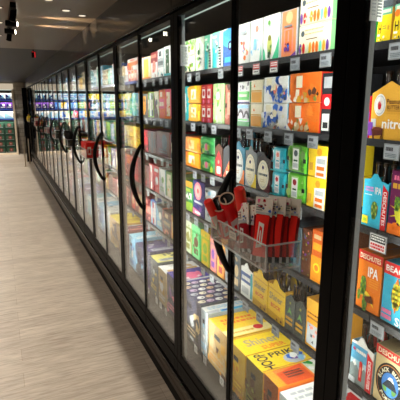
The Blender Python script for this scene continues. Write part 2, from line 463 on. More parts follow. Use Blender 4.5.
for i in range(12):
    b = bay if i == 0 else copy_tree(bay)
    b.location = (XF, Y0+i*PITCH, 0)
    where = {0: 'nearest of the row, cut off by the right edge', 1: 'with white boxes on its top shelf and red pouches at its door', 2: 'second beyond the red pouch tray'}.get(i)
    lab = {0: 'black double glass door cooler at the right edge, nitro beer behind its door',
           1: 'black double glass door cooler with the tray of red pouches on its door',
           2: 'black double glass door cooler next beyond the one with the red pouch tray',
           3: 'black double glass door cooler with a bright red box in its door tray'}.get(i, 'black double glass door cooler, %s from the near end of the row' % ORD[i])
    tag(b, lab, 'display cooler', 'glass door coolers along the right wall')
    if i >= LIP_BLUE_FROM:  # blue on these rails imitates the far cooler shelf's reflection
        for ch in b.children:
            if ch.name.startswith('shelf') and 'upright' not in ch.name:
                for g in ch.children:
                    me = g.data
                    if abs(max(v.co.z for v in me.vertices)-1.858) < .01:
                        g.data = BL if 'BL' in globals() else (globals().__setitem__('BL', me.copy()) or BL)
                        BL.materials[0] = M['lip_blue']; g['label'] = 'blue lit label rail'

# ------------------------------------------------------------------ products seen close up
XP = 0.955
used = {}
def ylr(a, b): return (a+b)/2, abs(a-b)-.004
def put(yl, yr, z, h, cols, art, label, cat='beer carton', group=None, D=.2, mat='card', name='beer_carton', bev=.003, top=None, side=None, x=XP):
    yc, w = ylr(yl, yr)
    return place(carton(w, h, D, cols, art, top, side, bev, mat, name), name, (x, yc, z+.0005), label, cat, group)
def putc(yl, yr, z, h, cols, art, label, D=.13, peak=.14, dip=None, hh=None, group=None):
    yc, w = ylr(yl, yr)
    return place_carrier(carrier(w, h, D, cols, art, peak, dip, hh), (XP, yc, z+.0005), label, 'bottle carrier', group)

# --- top shelf behind the second cooler's doors
Z = SHELF[0]
G1 = 'beer cartons on the top shelf of the red pouch cooler'
def leafy(seed):
    def f(a):
        a.blots(seed, 16, ['leaf', 'pale', 'lime', 'white'], (.05, .3, .95, .98), (.08, .2)); a.poly([(0, 0), (1, .1), (1, .34), (0, .2)], 'cream')
        a.blots(seed+1, 7, ['forest', 'olive', 'white'], (.1, .1, .9, .6), (.05, .13)); a.rect(.2, .62, .8, .72, 'pale')
    return f
put(2.348, 2.21, Z, .085, dict(front='pale', side='leaf'), leafy(4), 'pale green leafy beer carton under its twin at far end of top shelf', group=G1)
put(2.348, 2.21, Z+.0865, .08, dict(front='pale', side='leaf'), leafy(9), 'pale green leafy beer carton stacked on its twin, far end of top shelf', group=G1)
def pale_white(a):
    a.poly([(.35, 0), (1, 0), (1, .75), (.55, .95)], 'white'); a.blots(3, 9, ['leaf', 'lime', 'pale'], (.0, .1, .5, .95), (.08, .17))
    a.disc(.45, .56, .13, 'forest'); a.blots(8, 6, ['forest', 'slate'], (.5, .1, .8, .4), (.05, .1)); a.rect(.6, .5, .68, .82, 'leaf')
put(2.205, 2.097, Z, .165, dict(front='pale'), pale_white, 'pale green and white carton with dark disc, beside the leafy stack', group=G1)
def tealtall(seed):
    def f(a):
        a.poly([(0, 0), (.48, 0), (.75, 1), (0, 1)], 'mint'); a.poly([(0, 0), (.3, 0), (.42, .5), (0, .62)], 'teal')
        a.disc(.42, .66, .11, 'slate'); a.blots(seed, 5, ['forest', 'slate', 'white'], (.28, .48, .62, .8), (.05, .1))
        for k in range(7): a.rect(.64, .08+k*.075, .88, .13+k*.075, 'slate' if k % 2 else 'charcoal')
        a.rect(.1, .84, .5, .9, 'white')
    return f
put(2.09, 2.0, Z, .163, dict(front='white', side='mint'), tealtall(5), 'teal and white tall carton, left one of the matching pair', group=G1)
put(1.996, 1.889, Z, .163, dict(front='white', side='mint'), tealtall(12), 'teal and white tall carton, right one of the matching pair', group=G1)
def bluebox(a):
    a.poly([(0, 0), (1, 0), (1, .35), (0, .6)], 'blue'); a.poly([(0, .6), (1, .35), (1, .6), (.0, .85)], 'cyan'); a.disc(.6, .55, .2, 'navy'); a.disc(.6, .55, .1, 'sky'); a.rect(.15, .12, .85, .26, 'cyan'); a.poly([(0, .95), (.5, 1), (0, 1)], 'white')
put(1.885, 1.774, Z, .163, dict(front=(50, 150, 235), side='blue'), bluebox, 'bright blue beer carton beside the teal pair on top shelf', group=G1)
def whitespots(a):
    a.blots(2, 9, ['orange', 'salmon', 'amber'], (.2, .08, .9, .55), (.04, .11)); a.blots(6, 12, ['sky', 'silver', 'mint', 'pink'], (.05, .1, .95, .95), (.03, .08)); a.rect(.3, .72, .8, .8, 'silver'); a.poly([(0, 0), (.1, 0), (.05, .6), (0, .6)], 'mint')
put(1.757, 1.650, Z, .163, dict(front='white'), whitespots, 'white carton with orange spots, leftmost white box of top shelf', group=G1)
def whiteteal(a):
    a.disc(.55, .78, .14, 'salmon'); a.blots(9, 10, ['sky', 'silver', 'mint'], (.1, .05, .9, .7), (.04, .1)); a.poly([(.85, 0), (1, 0), (1, .5)], 'mint'); a.rect(.35, .3, .6, .55, 'sky')
put(1.646, 1.551, Z, .163, dict(front='white'), whiteteal, 'white carton with faint sky blue print between two white boxes', group=G1)
def whitegreen(a):
    a.poly([(.55, 0), (1, 0), (1, .55), (.8, .22)], (70, 190, 140)); a.poly([(0, 0), (.2, 0), (.1, .25), (0, .3)], (70, 190, 140)); a.disc(.42, .35, .15, (200, 205, 110), ry=.22); a.disc(.42, .5, .1, 'olive'); a.blots(4, 5, ['olive', 'leaf'], (.32, .1, .55, .35), (.04, .08)); a.disc(.4, .83, .09, 'leaf'); a.rect(.3, .74, .55, .77, 'silver'); a.rect(.36, .06, .5, .2, 'forest')
put(1.547, 1.436, Z, .163, dict(front='white'), whitegreen, 'white carton with green triangle, next to the orange panel carton', group=G1)
def orangepanel(a):
    a.rect(.08, .02, .92, .98, (240, 138, 84)); a.disc(.5, .84, .2, (248, 180, 130)); a.rect(.22, .1, .78, .62, 'salmon'); a.rect(.3, .12, .7, .58, (238, 120, 60)); a.rect(.46, .34, .54, .56, 'salmon'); a.blots(5, 8, ['purple', 'blue', 'plum'], (.3, .14, .6, .3), (.05, .1)); a.rect(.25, .64, .75, .68, 'grey')
    a.poly([(.6, 0), (1, 0), (1, .12)], 'purple')
put(1.430, 1.325, Z, .16, dict(front=(190, 188, 196), side='grey'), orangepanel, 'silver edged carton with orange arch panel and purple blob', group=G1)
def creambox(seed):
    def f(a):
        a.rect(0, .94, 1, .955, 'tan'); a.rect(.25, .5, .6, .53, 'brown'); a.disc(.13, .72, .06, 'slate'); a.lines(.2, .6, .8, .85, 2, 'tan', seed, .3)
        for k, c in enumerate(['purple', 'red', 'pale', 'amber', 'orange', 'orange', 'mint', 'amber', 'purple']):
            a.disc(.07+k*.107, .22, .045, c, ry=.19, n=10); a.k -= 1
        a.k += 1; a.blots(seed, 6, ['salmon', 'gold', 'lime', 'cream'], (.1, .05, .9, .35), (.02, .04))
    return f
for k, d in enumerate(('lowest', 'middle', 'topmost')):
    put(1.319, 1.153, Z+k*.0965, .095, dict(front='cream', side=(130, 200, 130), top='cream'), creambox(20+k), 'cream variety box with row of coloured fruit, %s of its stack' % d, group='cream variety boxes stacked on the top shelf')

# --- second shelf
Z = SHELF[1]
G2 = 'packs on the second shelf of the red pouch cooler'
def stripe(seed, cols, label='white', n=9):
    def f(a):
        a.blots(seed, n, cols, (.0, .05, 1, .95), (.08, .2)); a.rect(.3, .25, .7, .8, label); a.blots(seed+3, 4, cols, (.36, .3, .64, .7), (.05, .09)); a.rect(.08, .06, .92, .14, cols[0])
    return f
def two(yl, yr, z, h, cols, arts, d1, d2, **kw):
    put(yl, yr, z, h, cols, arts[0], d1, **kw); put(yl, yr, z+h+.001, h, cols, arts[1], d2, **kw)
put(2.353, 2.312, Z, .185, dict(front='teal'), stripe(1, ['teal', 'cyan', 'navy']), 'narrow teal carton at far end of second shelf, beside amber packs', group=G2)
two(2.309, 2.138, Z, .0925, dict(front='amber', side='gold'), [stripe(2, ['amber', 'yellow', 'orange'], 'cream'), stripe(7, ['amber', 'gold', 'yellow'], 'cream')],
    'amber and yellow can pack under its twin on second shelf', 'amber and yellow can pack stacked on its twin, second shelf', mat='film', bev=.012, name='can_pack', cat='can pack', group=G2)
def redcan(seed):
    def f(a):
        a.rect(.04, .0, .48, 1, 'red'); a.rect(.52, 0, .96, 1, (222, 50, 60))
        for c in (.26, .74): a.rect(c-.13, .3, c+.13, .78, 'white'); a.disc(c, .55, .09, 'red'); a.rect(c-.12, .84, c+.12, .9, 'salmon'); a.disc(c, .12, .08, 'pink')
    return f
two(2.134, 1.994, Z, .0925, dict(front='crimson', side='red'), [redcan(1), redcan(2)], 'red can pack with white panels, lower of a stacked pair', 'red can pack with white panels, upper of a stacked pair', mat='film', bev=.012, name='can_pack', cat='can pack', group=G2)
def limecan(a):
    a.poly([(.2, 0), (.8, 0), (.6, 1), (.3, 1)], (190, 220, 160)); a.blots(11, 10, ['leaf', 'lime', 'pale'], (.05, .05, .95, .95), (.07, .16)); a.disc(.5, .7, .16, 'pale')
put(1.990, 1.866, Z, .187, dict(front=(170, 210, 130), side='leaf'), limecan, 'pale lime green carton beside the red can packs', mat='film', group=G2)
put(1.863, 1.760, Z, .18, dict(front=(196, 110, 84), side='brown'), stripe(21, [(196, 110, 84), 'salmon', 'crimson', 'brown'], (226, 170, 140)), 'rust pink carton left of the door edge, second shelf', group=G2)
def greenarc(a):
    a.rect(0, 0, 1, .22, 'green'); a.disc(.3, .36, .26, 'charcoal', ry=.4, a1=PI); a.disc(.3, .36, .16, 'white', ry=.25, a1=PI); a.disc(.78, .36, .22, 'charcoal', ry=.34, a1=PI); a.disc(.78, .36, .12, 'silver', ry=.2, a1=PI); a.rect(.05, .8, .95, .95, 'sky'); a.rect(.1, .26, .9, .32, (90, 210, 90))
def greenwhite(a):
    a.rect(0, 0, 1, .08, 'navy'); a.rect(.04, .15, .96, .55, (90, 200, 90)); a.blots(4, 6, ['silver', 'grey', 'pale'], (.05, .6, .95, .95), (.06, .12)); a.rect(.2, .3, .8, .42, 'pale')
put(1.745, 1.637, Z, .095, dict(front='silver', side='green'), greenarc, 'green based can pack with dark arches, bottom of its stack', group=G2, name='can_pack', cat='can pack', mat='film', bev=.008)
put(1.745, 1.637, Z+.096, .09, dict(front='white', side='green'), greenwhite, 'white can pack with green block on the dark arches pack', group=G2, name='can_pack', cat='can pack', mat='film', bev=.008)
def creamamber(a):
    a.rect(.06, .06, .94, .5, (226, 160, 60)); a.poly([(.06, .06), (.94, .06), (.94, .28)], 'amber'); a.poly([(.25, .7), (.4, .7), (.32, .85)], 'orange'); a.rect(.06, .52, .94, .57, 'gold')
two(1.633, 1.537, Z, .0935, dict(front='cream'), [creamamber, creamamber], 'cream can pack with amber block, lower of a pair', 'cream can pack with amber block, upper of a pair', group=G2, name='can_pack', cat='can pack')
def bluepattern(seed):
    def f(a):
        a.blots(seed, 12, ['blue', (70, 120, 210), 'blue'], (.0, .1, 1, .9), (.06, .16)); a.blots(seed+1, 8, ['brown', 'salmon', 'slate', 'silver'], (.3, .05, 1, .6), (.04, .1)); a.blots(seed+2, 7, ['white', 'cream'], (.05, .1, .95, .9), (.05, .11)); a.rect(.2, .68, .42, .95, 'cream')
    return f
two(1.532, 1.367, Z, .0965, dict(front='white', side='sky'), [bluepattern(31), bluepattern(37)], 'white carton with bold blue brush pattern, lower of a pair', 'white carton with bold blue brush pattern, upper of a pair', group=G2)
def orangepattern(seed):
    def f(a):
        a.blots(seed, 11, [(244, 116, 30), 'orange', (250, 140, 50)], (.0, .2, 1, .95), (.08, .17)); a.blots(seed+1, 10, ['gold', 'brown', 'tan', 'olive'], (.2, .0, 1, .4), (.04, .1)); a.blots(seed+2, 5, ['cream', 'white'], (.05, .0, .5, .5), (.04, .09))
        a.rect(.3, .5, .5, .9, 'cream'); a.poly([(0, 0), (.2, 0), (0, .3)], 'white')
    return f
two(1.362, 1.186, Z, .0985, dict(front=(240, 122, 40), side=(230, 60, 40)), [orangepattern(41), orangepattern(47)], 'orange illustrated carton on second shelf, lower of a pair', 'orange illustrated carton on second shelf, upper of a pair', group=G2)
def blackred(a):
    a.rect(0, .7, 1, 1, 'charcoal'); a.rect(.15, .76, .85, .94, 'silver'); a.rect(0, .42, 1, .66, 'red'); a.disc(.5, .54, .25, 'white'); a.rect(.15, .06, .8, .34, 'white'); a.rect(.25, .1, .7, .2, 'charcoal')
put(1.182, 1.125, Z, .19, dict(front='charcoal', side='charcoal'), blackred, 'narrow black and red carton against the door post, second shelf', group=G2)

# --- third shelf
Z = SHELF[2]
G3 = 'packs on the third shelf of the red pouch cooler'
two(2.358, 2.150, Z, .083, dict(front='amber', side='gold', top='orange'), [stripe(51, ['orange', 'yellow', 'amber'], 'cream'), stripe(57, ['tan', 'orange', 'gold'], (226, 190, 130))],
    'orange and cream can pack on third shelf, under a tan one', 'tan and orange can pack stacked on the orange one, third shelf', mat='film', bev=.012, name='can_pack', cat='can pack', group=G3)
def greencan(seed):
    def f(a):
        a.rect(.48, 0, .52, 1, 'forest'); a.poly([(.05, .6), (.45, .72), (.95, .55), (.95, .7), (.45, .88), (.05, .75)], (70, 190, 90)); a.rect(.3, .2, .62, .58, (150, 200, 150)); a.disc(.46, .42, .1, 'pink'); a.blots(seed, 5, ['forest', 'leaf', 'lime'], (.05, .05, .95, .5), (.05, .1))
    return f
two(2.147, 1.966, Z, .091, dict(front=(30, 150, 66), side='forest'), [greencan(3), greencan(5)], 'vivid green can pack on third shelf, lower of a pair', 'vivid green can pack on third shelf, upper of a pair', mat='film', bev=.014, name='can_pack', cat='can pack', group=G3)
def redpeak(a):
    a.poly([(.1, 0), (.9, 0), (.9, .5), (.5, .78), (.1, .5)], 'red'); a.rect(.25, .08, .75, .3, 'pale'); a.disc(.5, .44, .12, 'salmon')
putc(1.964, 1.880, Z, .16, dict(front='brown', handle='crimson'), redpeak, 'small brown bottle carrier with red pointed panel, third shelf', group=G3)
def orangepeak(a):
    a.poly([(0, .05), (1, .05), (1, .8)], (232, 96, 50)); a.rect(.35, .12, .9, .24, 'cream'); a.disc(.68, .36, .12, 'amber')
putc(1.876, 1.780, Z, .16, dict(front='charcoal', handle='charcoal'), orangepeak, 'dark bottle carrier with orange corner beside the door edge', group=G3)
def ovalart(panel, base2, accent):
    def f(a):
        a.poly([(0, 0), (1, 0), (1, .3), (0, .42)], base2); a.poly([(.55, 0), (1, 0), (1, .34), (.8, .34)], accent)
        a.disc(.46, .42, .43, panel, ry=.39, n=24); a.disc(.46, .42, .36, 'silver', ry=.33, n=24); a.disc(.46, .42, .34, panel, ry=.31, n=24)
        a.disc(.46, .62, .08, 'navy'); a.lines(.14, .38, .8, .48, 1, 'slate', 4, .6); a.lines(.26, .22, .6, .32, 2, 'tan', 6, .4)
    return f
putc(1.774, 1.668, Z, .185, dict(front=(40, 128, 160), side='teal', handle=(40, 128, 160)), ovalart('white', (225, 232, 236), 'orange'), 'blue bottle carrier with white oval label, first of three oval labels', peak=.12, dip=1, group=G3)
putc(1.664, 1.568, Z, .172, dict(front=(120, 124, 126), side='grey', handle='grey'), ovalart('cream', 'silver', 'yellow'), 'grey bottle carrier with cream oval label and yellow foot', peak=.12, dip=1, group=G3)
putc(1.564, 1.463, Z, .155, dict(front=(46, 28, 24), side='brown', handle=(46, 28, 24)), ovalart('cream', (60, 32, 28), 'maroon'), 'dark brown bottle carrier with cream oval label, beside teal packs', peak=.12, dip=1, group=G3)
def label_can(main, light, dark, dot, seed):
    def f(a):
        a.blots(seed, 10, [light, main, main], (.0, .05, 1, .95), (.06, .15)); a.rect(0, .42, .12, .56, 'black'); a.rect(.86, .4, 1, .54, 'black')
        a.rect(.3, .1, .68, .92, light); a.rect(.34, .14, .64, .86, 'white'); a.disc(.49, .7, .1, dot); a.rect(.36, .2, .62, .36, 'silver'); a.rect(.4, .42, .6, .48, dark); a.rect(.02, .02, .98, .08, dark)
    return f
two(1.459, 1.362, Z, .093, dict(front=(50, 186, 206), side='teal'), [label_can((50, 186, 206), (110, 210, 224), 'teal', 'red', 61), label_can((50, 186, 206), (110, 210, 224), 'teal', 'salmon', 63)],
    'turquoise can pack with white centre label, lower of a pair', 'turquoise can pack with white centre label, upper of a pair', mat='film', bev=.014, name='can_pack', cat='can pack', group=G3)
two(1.356, 1.238, Z, .103, dict(front=(110, 196, 60), side='green'), [label_can((110, 196, 60), (160, 216, 120), 'forest', 'crimson', 65), label_can((90, 150, 60), (130, 170, 100), 'forest', 'slate', 67)],
    'bright green can pack with white centre label, lower of a pair', 'green can pack with white centre label, upper of a pair', mat='film', bev=.014, name='can_pack', cat='can pack', group=G3)
def yellowwhite(a):
    a.rect(.42, 0, 1, .72, 'white'); a.poly([(0, .6), (1, .72), (1, 1), (0, 1)], 'yellow'); a.disc(.6, .8, .13, 'amber'); a.rect(.5, .44, .94, .6, 'silver'); a.rect(.5, .24, .9, .36, 'orange'); a.rect(.5, .06, .9, .16, 'orange'); a.rect(.1, .2, .3, .45, 'gold')
two(1.234, 1.135, Z, .106, dict(front='yellow', side='yellow'), [yellowwhite, yellowwhite], 'yellow and white can pack by the door post, lower of a pair', 'yellow and white can pack by the door post, upper of a pair', name='can_pack', cat='can pack', group=G3)

# --- fourth shelf
Z = SHELF[3]
G4 = 'packs on the fourth shelf of the red pouch cooler'
def greenyellow(a):
    a.rect(0, .8, 1, 1, 'amber'); a.rect(0, .0, 1, .3, (150, 190, 50)); a.rect(.1, .4, .9, .62, 'white'); a.blots(3, 6, ['forest', 'green'], (.1, .35, .9, .8), (.08, .15)); a.rect(.2, .66, .8, .76, 'lime')
put(2.364, 2.246, Z, .172, dict(front=(50, 150, 70)), greenyellow, 'green and yellow carton at far end of fourth shelf', group=G4)
def navypink(a):
    a.disc(.45, .72, .32, (236, 130, 140)); a.disc(.45, .72, .22, (244, 170, 160)); a.disc(.45, .72, .08, 'red'); a.rect(.15, .36, .85, .42, 'silver'); a.poly([(0, 0), (.6, 0), (.6, .14), (0, .2)], 'pink'); a.rect(.2, .05, .7, .12, 'white'); a.disc(.7, .22, .1, 'purple')
put(2.243, 2.085, Z, .192, dict(front=(34, 34, 110), side='navy'), navypink, 'navy carton with large pink disc on fourth shelf', group=G4)
def silvr(a):
    a.blots(8, 12, ['slate', 'sky', 'white', 'charcoal'], (.05, .05, .95, .95), (.07, .15)); a.rect(.3, .3, .8, .5, 'white')
put(2.082, 1.95, Z, .175, dict(front='silver', side='grey'), silvr, 'silver grey carton beside the navy one, fourth shelf', group=G4)
for i, (yl, yr, c, d) in enumerate(((1.945, 1.79, 'slate', 'slate grey'), (1.786, 1.65, 'maroon', 'maroon'), (1.646, 1.53, 'charcoal', 'charcoal'), (1.526, 1.38, 'brown', 'dark brown'))):
    putc(yl, yr, Z, .15, dict(front=c, handle=c), ovalart('tan', c, 'black'), '%s bottle carrier behind the tray of red pouches' % d, group=G4)
def greenbrown(a):
    a.blots(5, 10, ['olive', 'brown', 'charcoal', 'leaf'], (.0, .05, 1, .95), (.08, .18)); a.rect(.2, .3, .8, .5, 'tan')
put(1.374, 1.25, Z, .17, dict(front='slate'), greenbrown, 'murky green and brown carton right behind red pouches', group=G4)
def patterned(a):
    a.blots(15, 16, ['purple', 'orange', 'olive', 'slate', 'salmon'], (.0, .05, 1, .95), (.07, .15))
put(1.246, 1.195, Z, .175, dict(front='brown'), patterned, 'narrow multicoloured carton beside the orange juice coloured carton', group=G4)
def orangejuice(a):
    a.rect(.0, .0, 1, .5, (240, 150, 30)); a.disc(.5, .28, .28, 'yellow'); a.disc(.5, .28, .18, 'orange'); a.rect(.15, .62, .85, .76, 'amber'); a.rect(.2, .84, .8, .92, 'tan')
put(1.191, 1.125, Z, .185, dict(front=(200, 92, 30), side='brown'), orangejuice, 'orange brown carton with yellow disc by the door post, fourth shelf', group=G4)

# --- fifth shelf
Z = SHELF[4]
G5 = 'packs on the fifth shelf of the red pouch cooler'
def flat3(c1, c2, c3_, seed):
    def f(a):
        a.rect(0, .82, 1, 1, c2); a.poly([(.1, 0), (.9, 0), (.8, .75), (.2, .75)], c2); a.disc(.5, .5, .25, c3_, ry=.16); a.rect(.25, .12, .75, .3, c3_); a.blots(seed, 6, [c1, c2, c3_], (.05, .05, .95, .95), (.05, .12))
    return f
for (yl, yr, c1, c2, cc, seed, d) in (
    (2.369, 2.263, (150, 160, 90), 'pale', 'olive', 3, 'olive green carton at far end of fifth shelf'),
    (2.260, 2.137, (40, 160, 84), (110, 190, 130), 'brown', 5, 'emerald green carton with brown centre on fifth shelf'),
    (2.134, 2.020, (190, 205, 50), 'yellow', 'lime', 7, 'yellow green carton beside the emerald one, fifth shelf'),
    (2.017, 1.936, (170, 120, 130), 'salmon', 'purple', 9, 'dusty pink carton on fifth shelf beside door handle'),
    (1.933, 1.846, (226, 130, 50), 'amber', 'crimson', 11, 'orange carton on fifth shelf just behind the door handle'),
    (1.842, 1.762, (110, 108, 100), 'grey', 'slate', 13, 'plain grey carton behind door edge, fifth shelf'),
    (1.758, 1.685, (98, 96, 92), 'slate', 'tan', 17, 'dark grey carton beside the blue label carrier, fifth shelf')):
    put(yl, yr, Z, .19, dict(front=c1, top=c2), flat3(c1, c2, cc, seed), d, group=G5)
def bluelabel(a):
    a.rect(.0, .42, 1, .72, (30, 76, 140)); a.text('Blue', .42, .57, .13, 'white', w=.55); a.rect(.1, .1, .7, .3, 'silver'); a.rect(.86, .06, 1, .8, 'teal'); a.rect(.3, .12, .4, .28, 'slate')
putc(1.681, 1.576, Z, .16, dict(front='white', side='silver', handle='white'), lambda a: (a.rect(.0, .42, 1, .72, (30, 76, 140)), a.lines(.1, .5, .8, .64, 1, 'white', 5, .8), a.rect(.1, .1, .7, .3, 'silver'), a.rect(.86, .06, 1, .8, 'teal')), 'white bottle carrier with blue band under the red pouch tray', dip=1, group=G5)
def shiner(a):
    a.poly([(0, .74), (1, .70), (1, .73), (0, .77)], 'gold'); a.text('Shiner', .48, .56, .17, (130, 120, 100), w=.8); a.text('BOCK', .5, .34, .1, 'red', w=.6); a.poly([(0, .0), (1, .0), (1, .14), (0, .18)], (206, 160, 30)); a.blots(4, 5, ['brown', 'gold'], (.5, .03, .95, .2), (.05, .09))
putc(1.573, 1.455, Z, .172, dict(front=(240, 196, 44), side='gold', handle=(240, 196, 44)), shiner, 'yellow bottle carrier with grey and red lettering, left of two', peak=.16, dip=1, group=G5)
putc(1.451, 1.332, Z, .170, dict(front=(240, 196, 44), side='gold', handle=(240, 196, 44)), shiner, 'yellow bottle carrier with grey and red lettering, right of two', peak=.16, dip=1, group=G5)
def darkyellow(a):
    a.poly([(.2, .3), (.5, .62), (.8, .3)], 'leaf'); a.text('ALE', .45, .2, .14, 'gold', w=.5); a.disc(.55, .72, .12, 'olive')
def darklet(seed):
    def f(a):
        a.poly([(.25, .46), (.5, .66), (.75, .46), (.5, .52)], 'leaf'); a.lines(.1, .14, .85, .4, 2, 'gold', seed, .6); a.disc(.55, .78, .1, 'olive')
    return f
putc(1.329, 1.268, Z, .15, dict(front=(72, 78, 76), handle=(72, 78, 76)), darklet(3), 'dark slate bottle carrier with gold print, left of two', group=G5)
putc(1.264, 1.205, Z, .15, dict(front=(60, 66, 64), handle=(60, 66, 64)), darklet(5), 'dark slate bottle carrier with gold print, beside orange picture carton', group=G5)
def orangepic(a):
    a.rect(.0, .78, 1, 1, 'gold'); a.lines(.1, .56, .9, .74, 2, 'brown', 4, .4); a.rect(.12, .06, .9, .5, 'silver'); a.blots(8, 8, ['red', 'salmon', 'sky', 'slate'], (.18, .1, .85, .46), (.07, .14))
put(1.200, 1.12, Z, .185, dict(front=(230, 160, 40), side='amber'), orangepic, 'amber picture carton against the door post, fifth shelf', group=G5)

# --- big cases on the bottom deck
Z = DECK
GC = 'large beer cases on the bottom deck'
def case(yl, yr, h, cols, front, top, label, D=.27, x=.925):
    yc, w = ylr(yl, yr)
    def fr(a):
        if front: front(a)
        a.rect(.36, .72, .64, .82, 'charcoal')
    return place(carton(w, h, D, cols, fr, top, None, .004, 'card', 'beer_case'), 'beer_case', (x, yc, Z+.0005), label, 'beer case', GC)
def fr_generic(seed, cols):
    return lambda a: (a.blots(seed, 12, cols, (.02, .05, .98, .7), (.08, .2)), a.rect(.08, .1, .92, .34, cols[0]), a.lines(.15, .14, .85, .3, 2, cols[-1], seed, .5))
def top_whitegreen(a):
    a.rect(.12, .1, .62, .55, (90, 180, 110)); a.rect(.2, .18, .54, .46, (150, 205, 150)); a.rect(.1, .08, .64, .1, 'crimson'); a.rect(.1, .55, .64, .58, 'crimson'); a.rect(.72, .2, .95, .5, 'red'); a.lines(.25, .2, .5, .44, 3, 'slate', 3, .5); a.lines(.1, .65, .9, .9, 2, 'silver', 5, .5)
case(1.302, 1.06, .245, dict(front='silver', top='white', side='white'), fr_generic(3, ['crimson', 'white', 'silver']), top_whitegreen, 'white beer case with green and red panel on top, beside the orange case')
def top_orange(a):
    a.rect(0, 0, .14, 1, 'amber'); a.poly([(.16, 0), (.66, 0), (.66, 1), (.16, .75)], (226, 84, 34)); a.rect(.7, 0, 1, 1, 'pale'); a.blots(3, 10, ['red', 'green', 'white'], (.7, .05, .98, .95), (.04, .08)); a.lines(.26, .25, .58, .7, 3, 'charcoal', 8, .5)
case(1.416, 1.306, .258, dict(front=(150, 80, 40), top=(240, 130, 50), side='orange'), fr_generic(5, ['orange', 'olive', 'slate', 'brown']), top_orange, 'orange beer case between the white case and the yellow case')
def top_hoop(a):
    a.text('PRIK', .60, .74, .26, 'charcoal', w=.48); a.text('HOOP', .2, .5, .21, 'charcoal', w=.9, rot=90)
    a.disc(.72, .34, .2, 'silver', ry=.28); a.blots(6, 8, ['blue', 'white', 'sky', 'purple'], (.58, .12, .92, .5), (.05, .09)); a.rect(0, 0, 1, .05, 'gold')
case(1.566, 1.42, .252, dict(front=(120, 100, 50), top=(246, 208, 36), side='gold'), fr_generic(7, ['olive', 'amber', 'brown', 'charcoal']), top_hoop, 'yellow topped beer case with large black lettering, brown printed front')
def top_shiner(a):
    a.rect(0, .9, 1, .97, 'gold'); a.text('Shiner', .5, .55, .38, (170, 158, 130), w=.66); a.text('SUPER', .62, .16, .2, 'orange', w=.46)
case(1.732, 1.57, .25, dict(front=(222, 180, 60), top=(246, 208, 36), side='gold'), fr_generic(17, ['gold', 'amber', 'yellow']), top_shiner, 'yellow beer case with grey script on top and yellow front')
def top_yellow(a):
    a.rect(0, .02, 1, .30, (246, 226, 150)); a.disc(.72, .2, .1, 'red', ry=.1); a.lines(.1, .08, .6, .2, 1, 'gold', 4, .6); a.lines(.15, .5, .85, .8, 2, 'orange', 7, .6)
case(1.968, 1.736, .25, dict(front=(200, 160, 90), top=(244, 200, 50), side='gold'), fr_generic(9, ['tan', 'gold', 'brown', 'amber']), top_yellow, 'yellow beer case with pale stripe, beside the white and blue case')
def top_white(a):
    a.rect(.3, .0, 1, .26, (70, 180, 230)); a.lines(.1, .45, .9, .8, 2, 'sky', 3, .5); a.rect(.35, .05, .6, .2, 'blue'); a.rect(0, 0, .28, .3, 'silver')
case(2.066, 1.972, .268, dict(front=(170, 180, 184), top='white', side=(190, 205, 212)), fr_generic(11, ['silver', 'white', 'sky']), top_white, 'white and pale blue beer case beyond the yellow cases')
def top_pattern(a):
    for i in range(5):
        for j in range(6):
            u = .08+i*.2+(j % 2)*.07; v = .09+j*.165
            a.disc(u, v, .09, ['cream', 'white', 'silver', (206, 176, 206), (226, 190, 150)][(i*3+j) % 5], ry=.055, n=9); a.disc(u+.03, v-.01, .03, 'slate', ry=.02, n=6); a.k -= 2
    a.k += 2
case(2.40, 2.07, .28, dict(front=(84, 84, 100), top=(52, 52, 92), side='slate'), fr_generic(13, ['charcoal', 'silver', 'slate', 'tan']), top_pattern, 'navy beer case dotted with pale ovals on its top')
case(2.62, 2.404, .275, dict(front='navy', top=(60, 48, 150), side='navy'), fr_generic(15, ['navy', 'purple', 'pink']), lambda a: (a.disc(.45, .45, .3, 'pink', ry=.26), a.blots(4, 7, ['white', 'pink', 'salmon'], (.2, .25, .7, .65), (.05, .1)), a.rect(.1, .05, .9, .16, 'silver')), 'violet beer case with pink disc, beyond the pale oval case')
rest = [(2.80, 2.624, 'tan', 'white', ['tan', 'gold', 'white'], 'white topped tan beer case third cooler, first beyond the violet case'),
    (2.98, 2.804, 'slate', (230, 220, 120), ['slate', 'silver', 'yellow'], 'pale yellow topped beer case in the third cooler'),
    (3.16, 2.984, 'navy', (70, 62, 120), ['navy', 'silver', 'purple'], 'indigo topped beer case in the third cooler'),
    (3.38, 3.164, (80, 90, 120), (90, 84, 140), ['slate', 'sky', 'navy'], 'slate violet beer case beside the light blue one'),
    (3.58, 3.384, 'sky', (160, 214, 236), ['sky', 'white', 'blue'], 'light blue topped beer case in the third cooler'),
    (3.74, 3.584, 'maroon', (120, 60, 76), ['maroon', 'salmon', 'tan'], 'maroon beer case between light blue and white cases'),
    (3.90, 3.744, 'silver', 'white', ['silver', 'sky', 'white'], 'white beer case beside the maroon one'),
    (4.30, 3.904, 'gold', (246, 216, 60), ['gold', 'yellow', 'brown'], 'broad bright yellow topped beer case seen behind the fourth cooler door'),
    (4.60, 4.304, 'silver', 'white', ['silver', 'white', 'slate'], 'white beer case between the broad yellow and blue cases'),
    (5.00, 4.604, (90, 150, 200), (120, 196, 232), ['sky', 'blue', 'white'], 'sky blue topped beer case far along the deck')]
for i, (yl, yr, fc, tc, cs, d) in enumerate(rest):
    case(yl, yr, .255+.02*(i % 3), dict(front=fc, top=tc, side=fc), fr_generic(30+i, cs), (lambda cs, i: lambda a: (a.rect(.1, .1, .9, .4, cs[1]), a.blots(70+i, 5, cs, (.1, .4, .9, .95), (.06, .12)), a.lines(.15, .15, .85, .35, 2, cs[0], i, .5)))(cs, i), d)
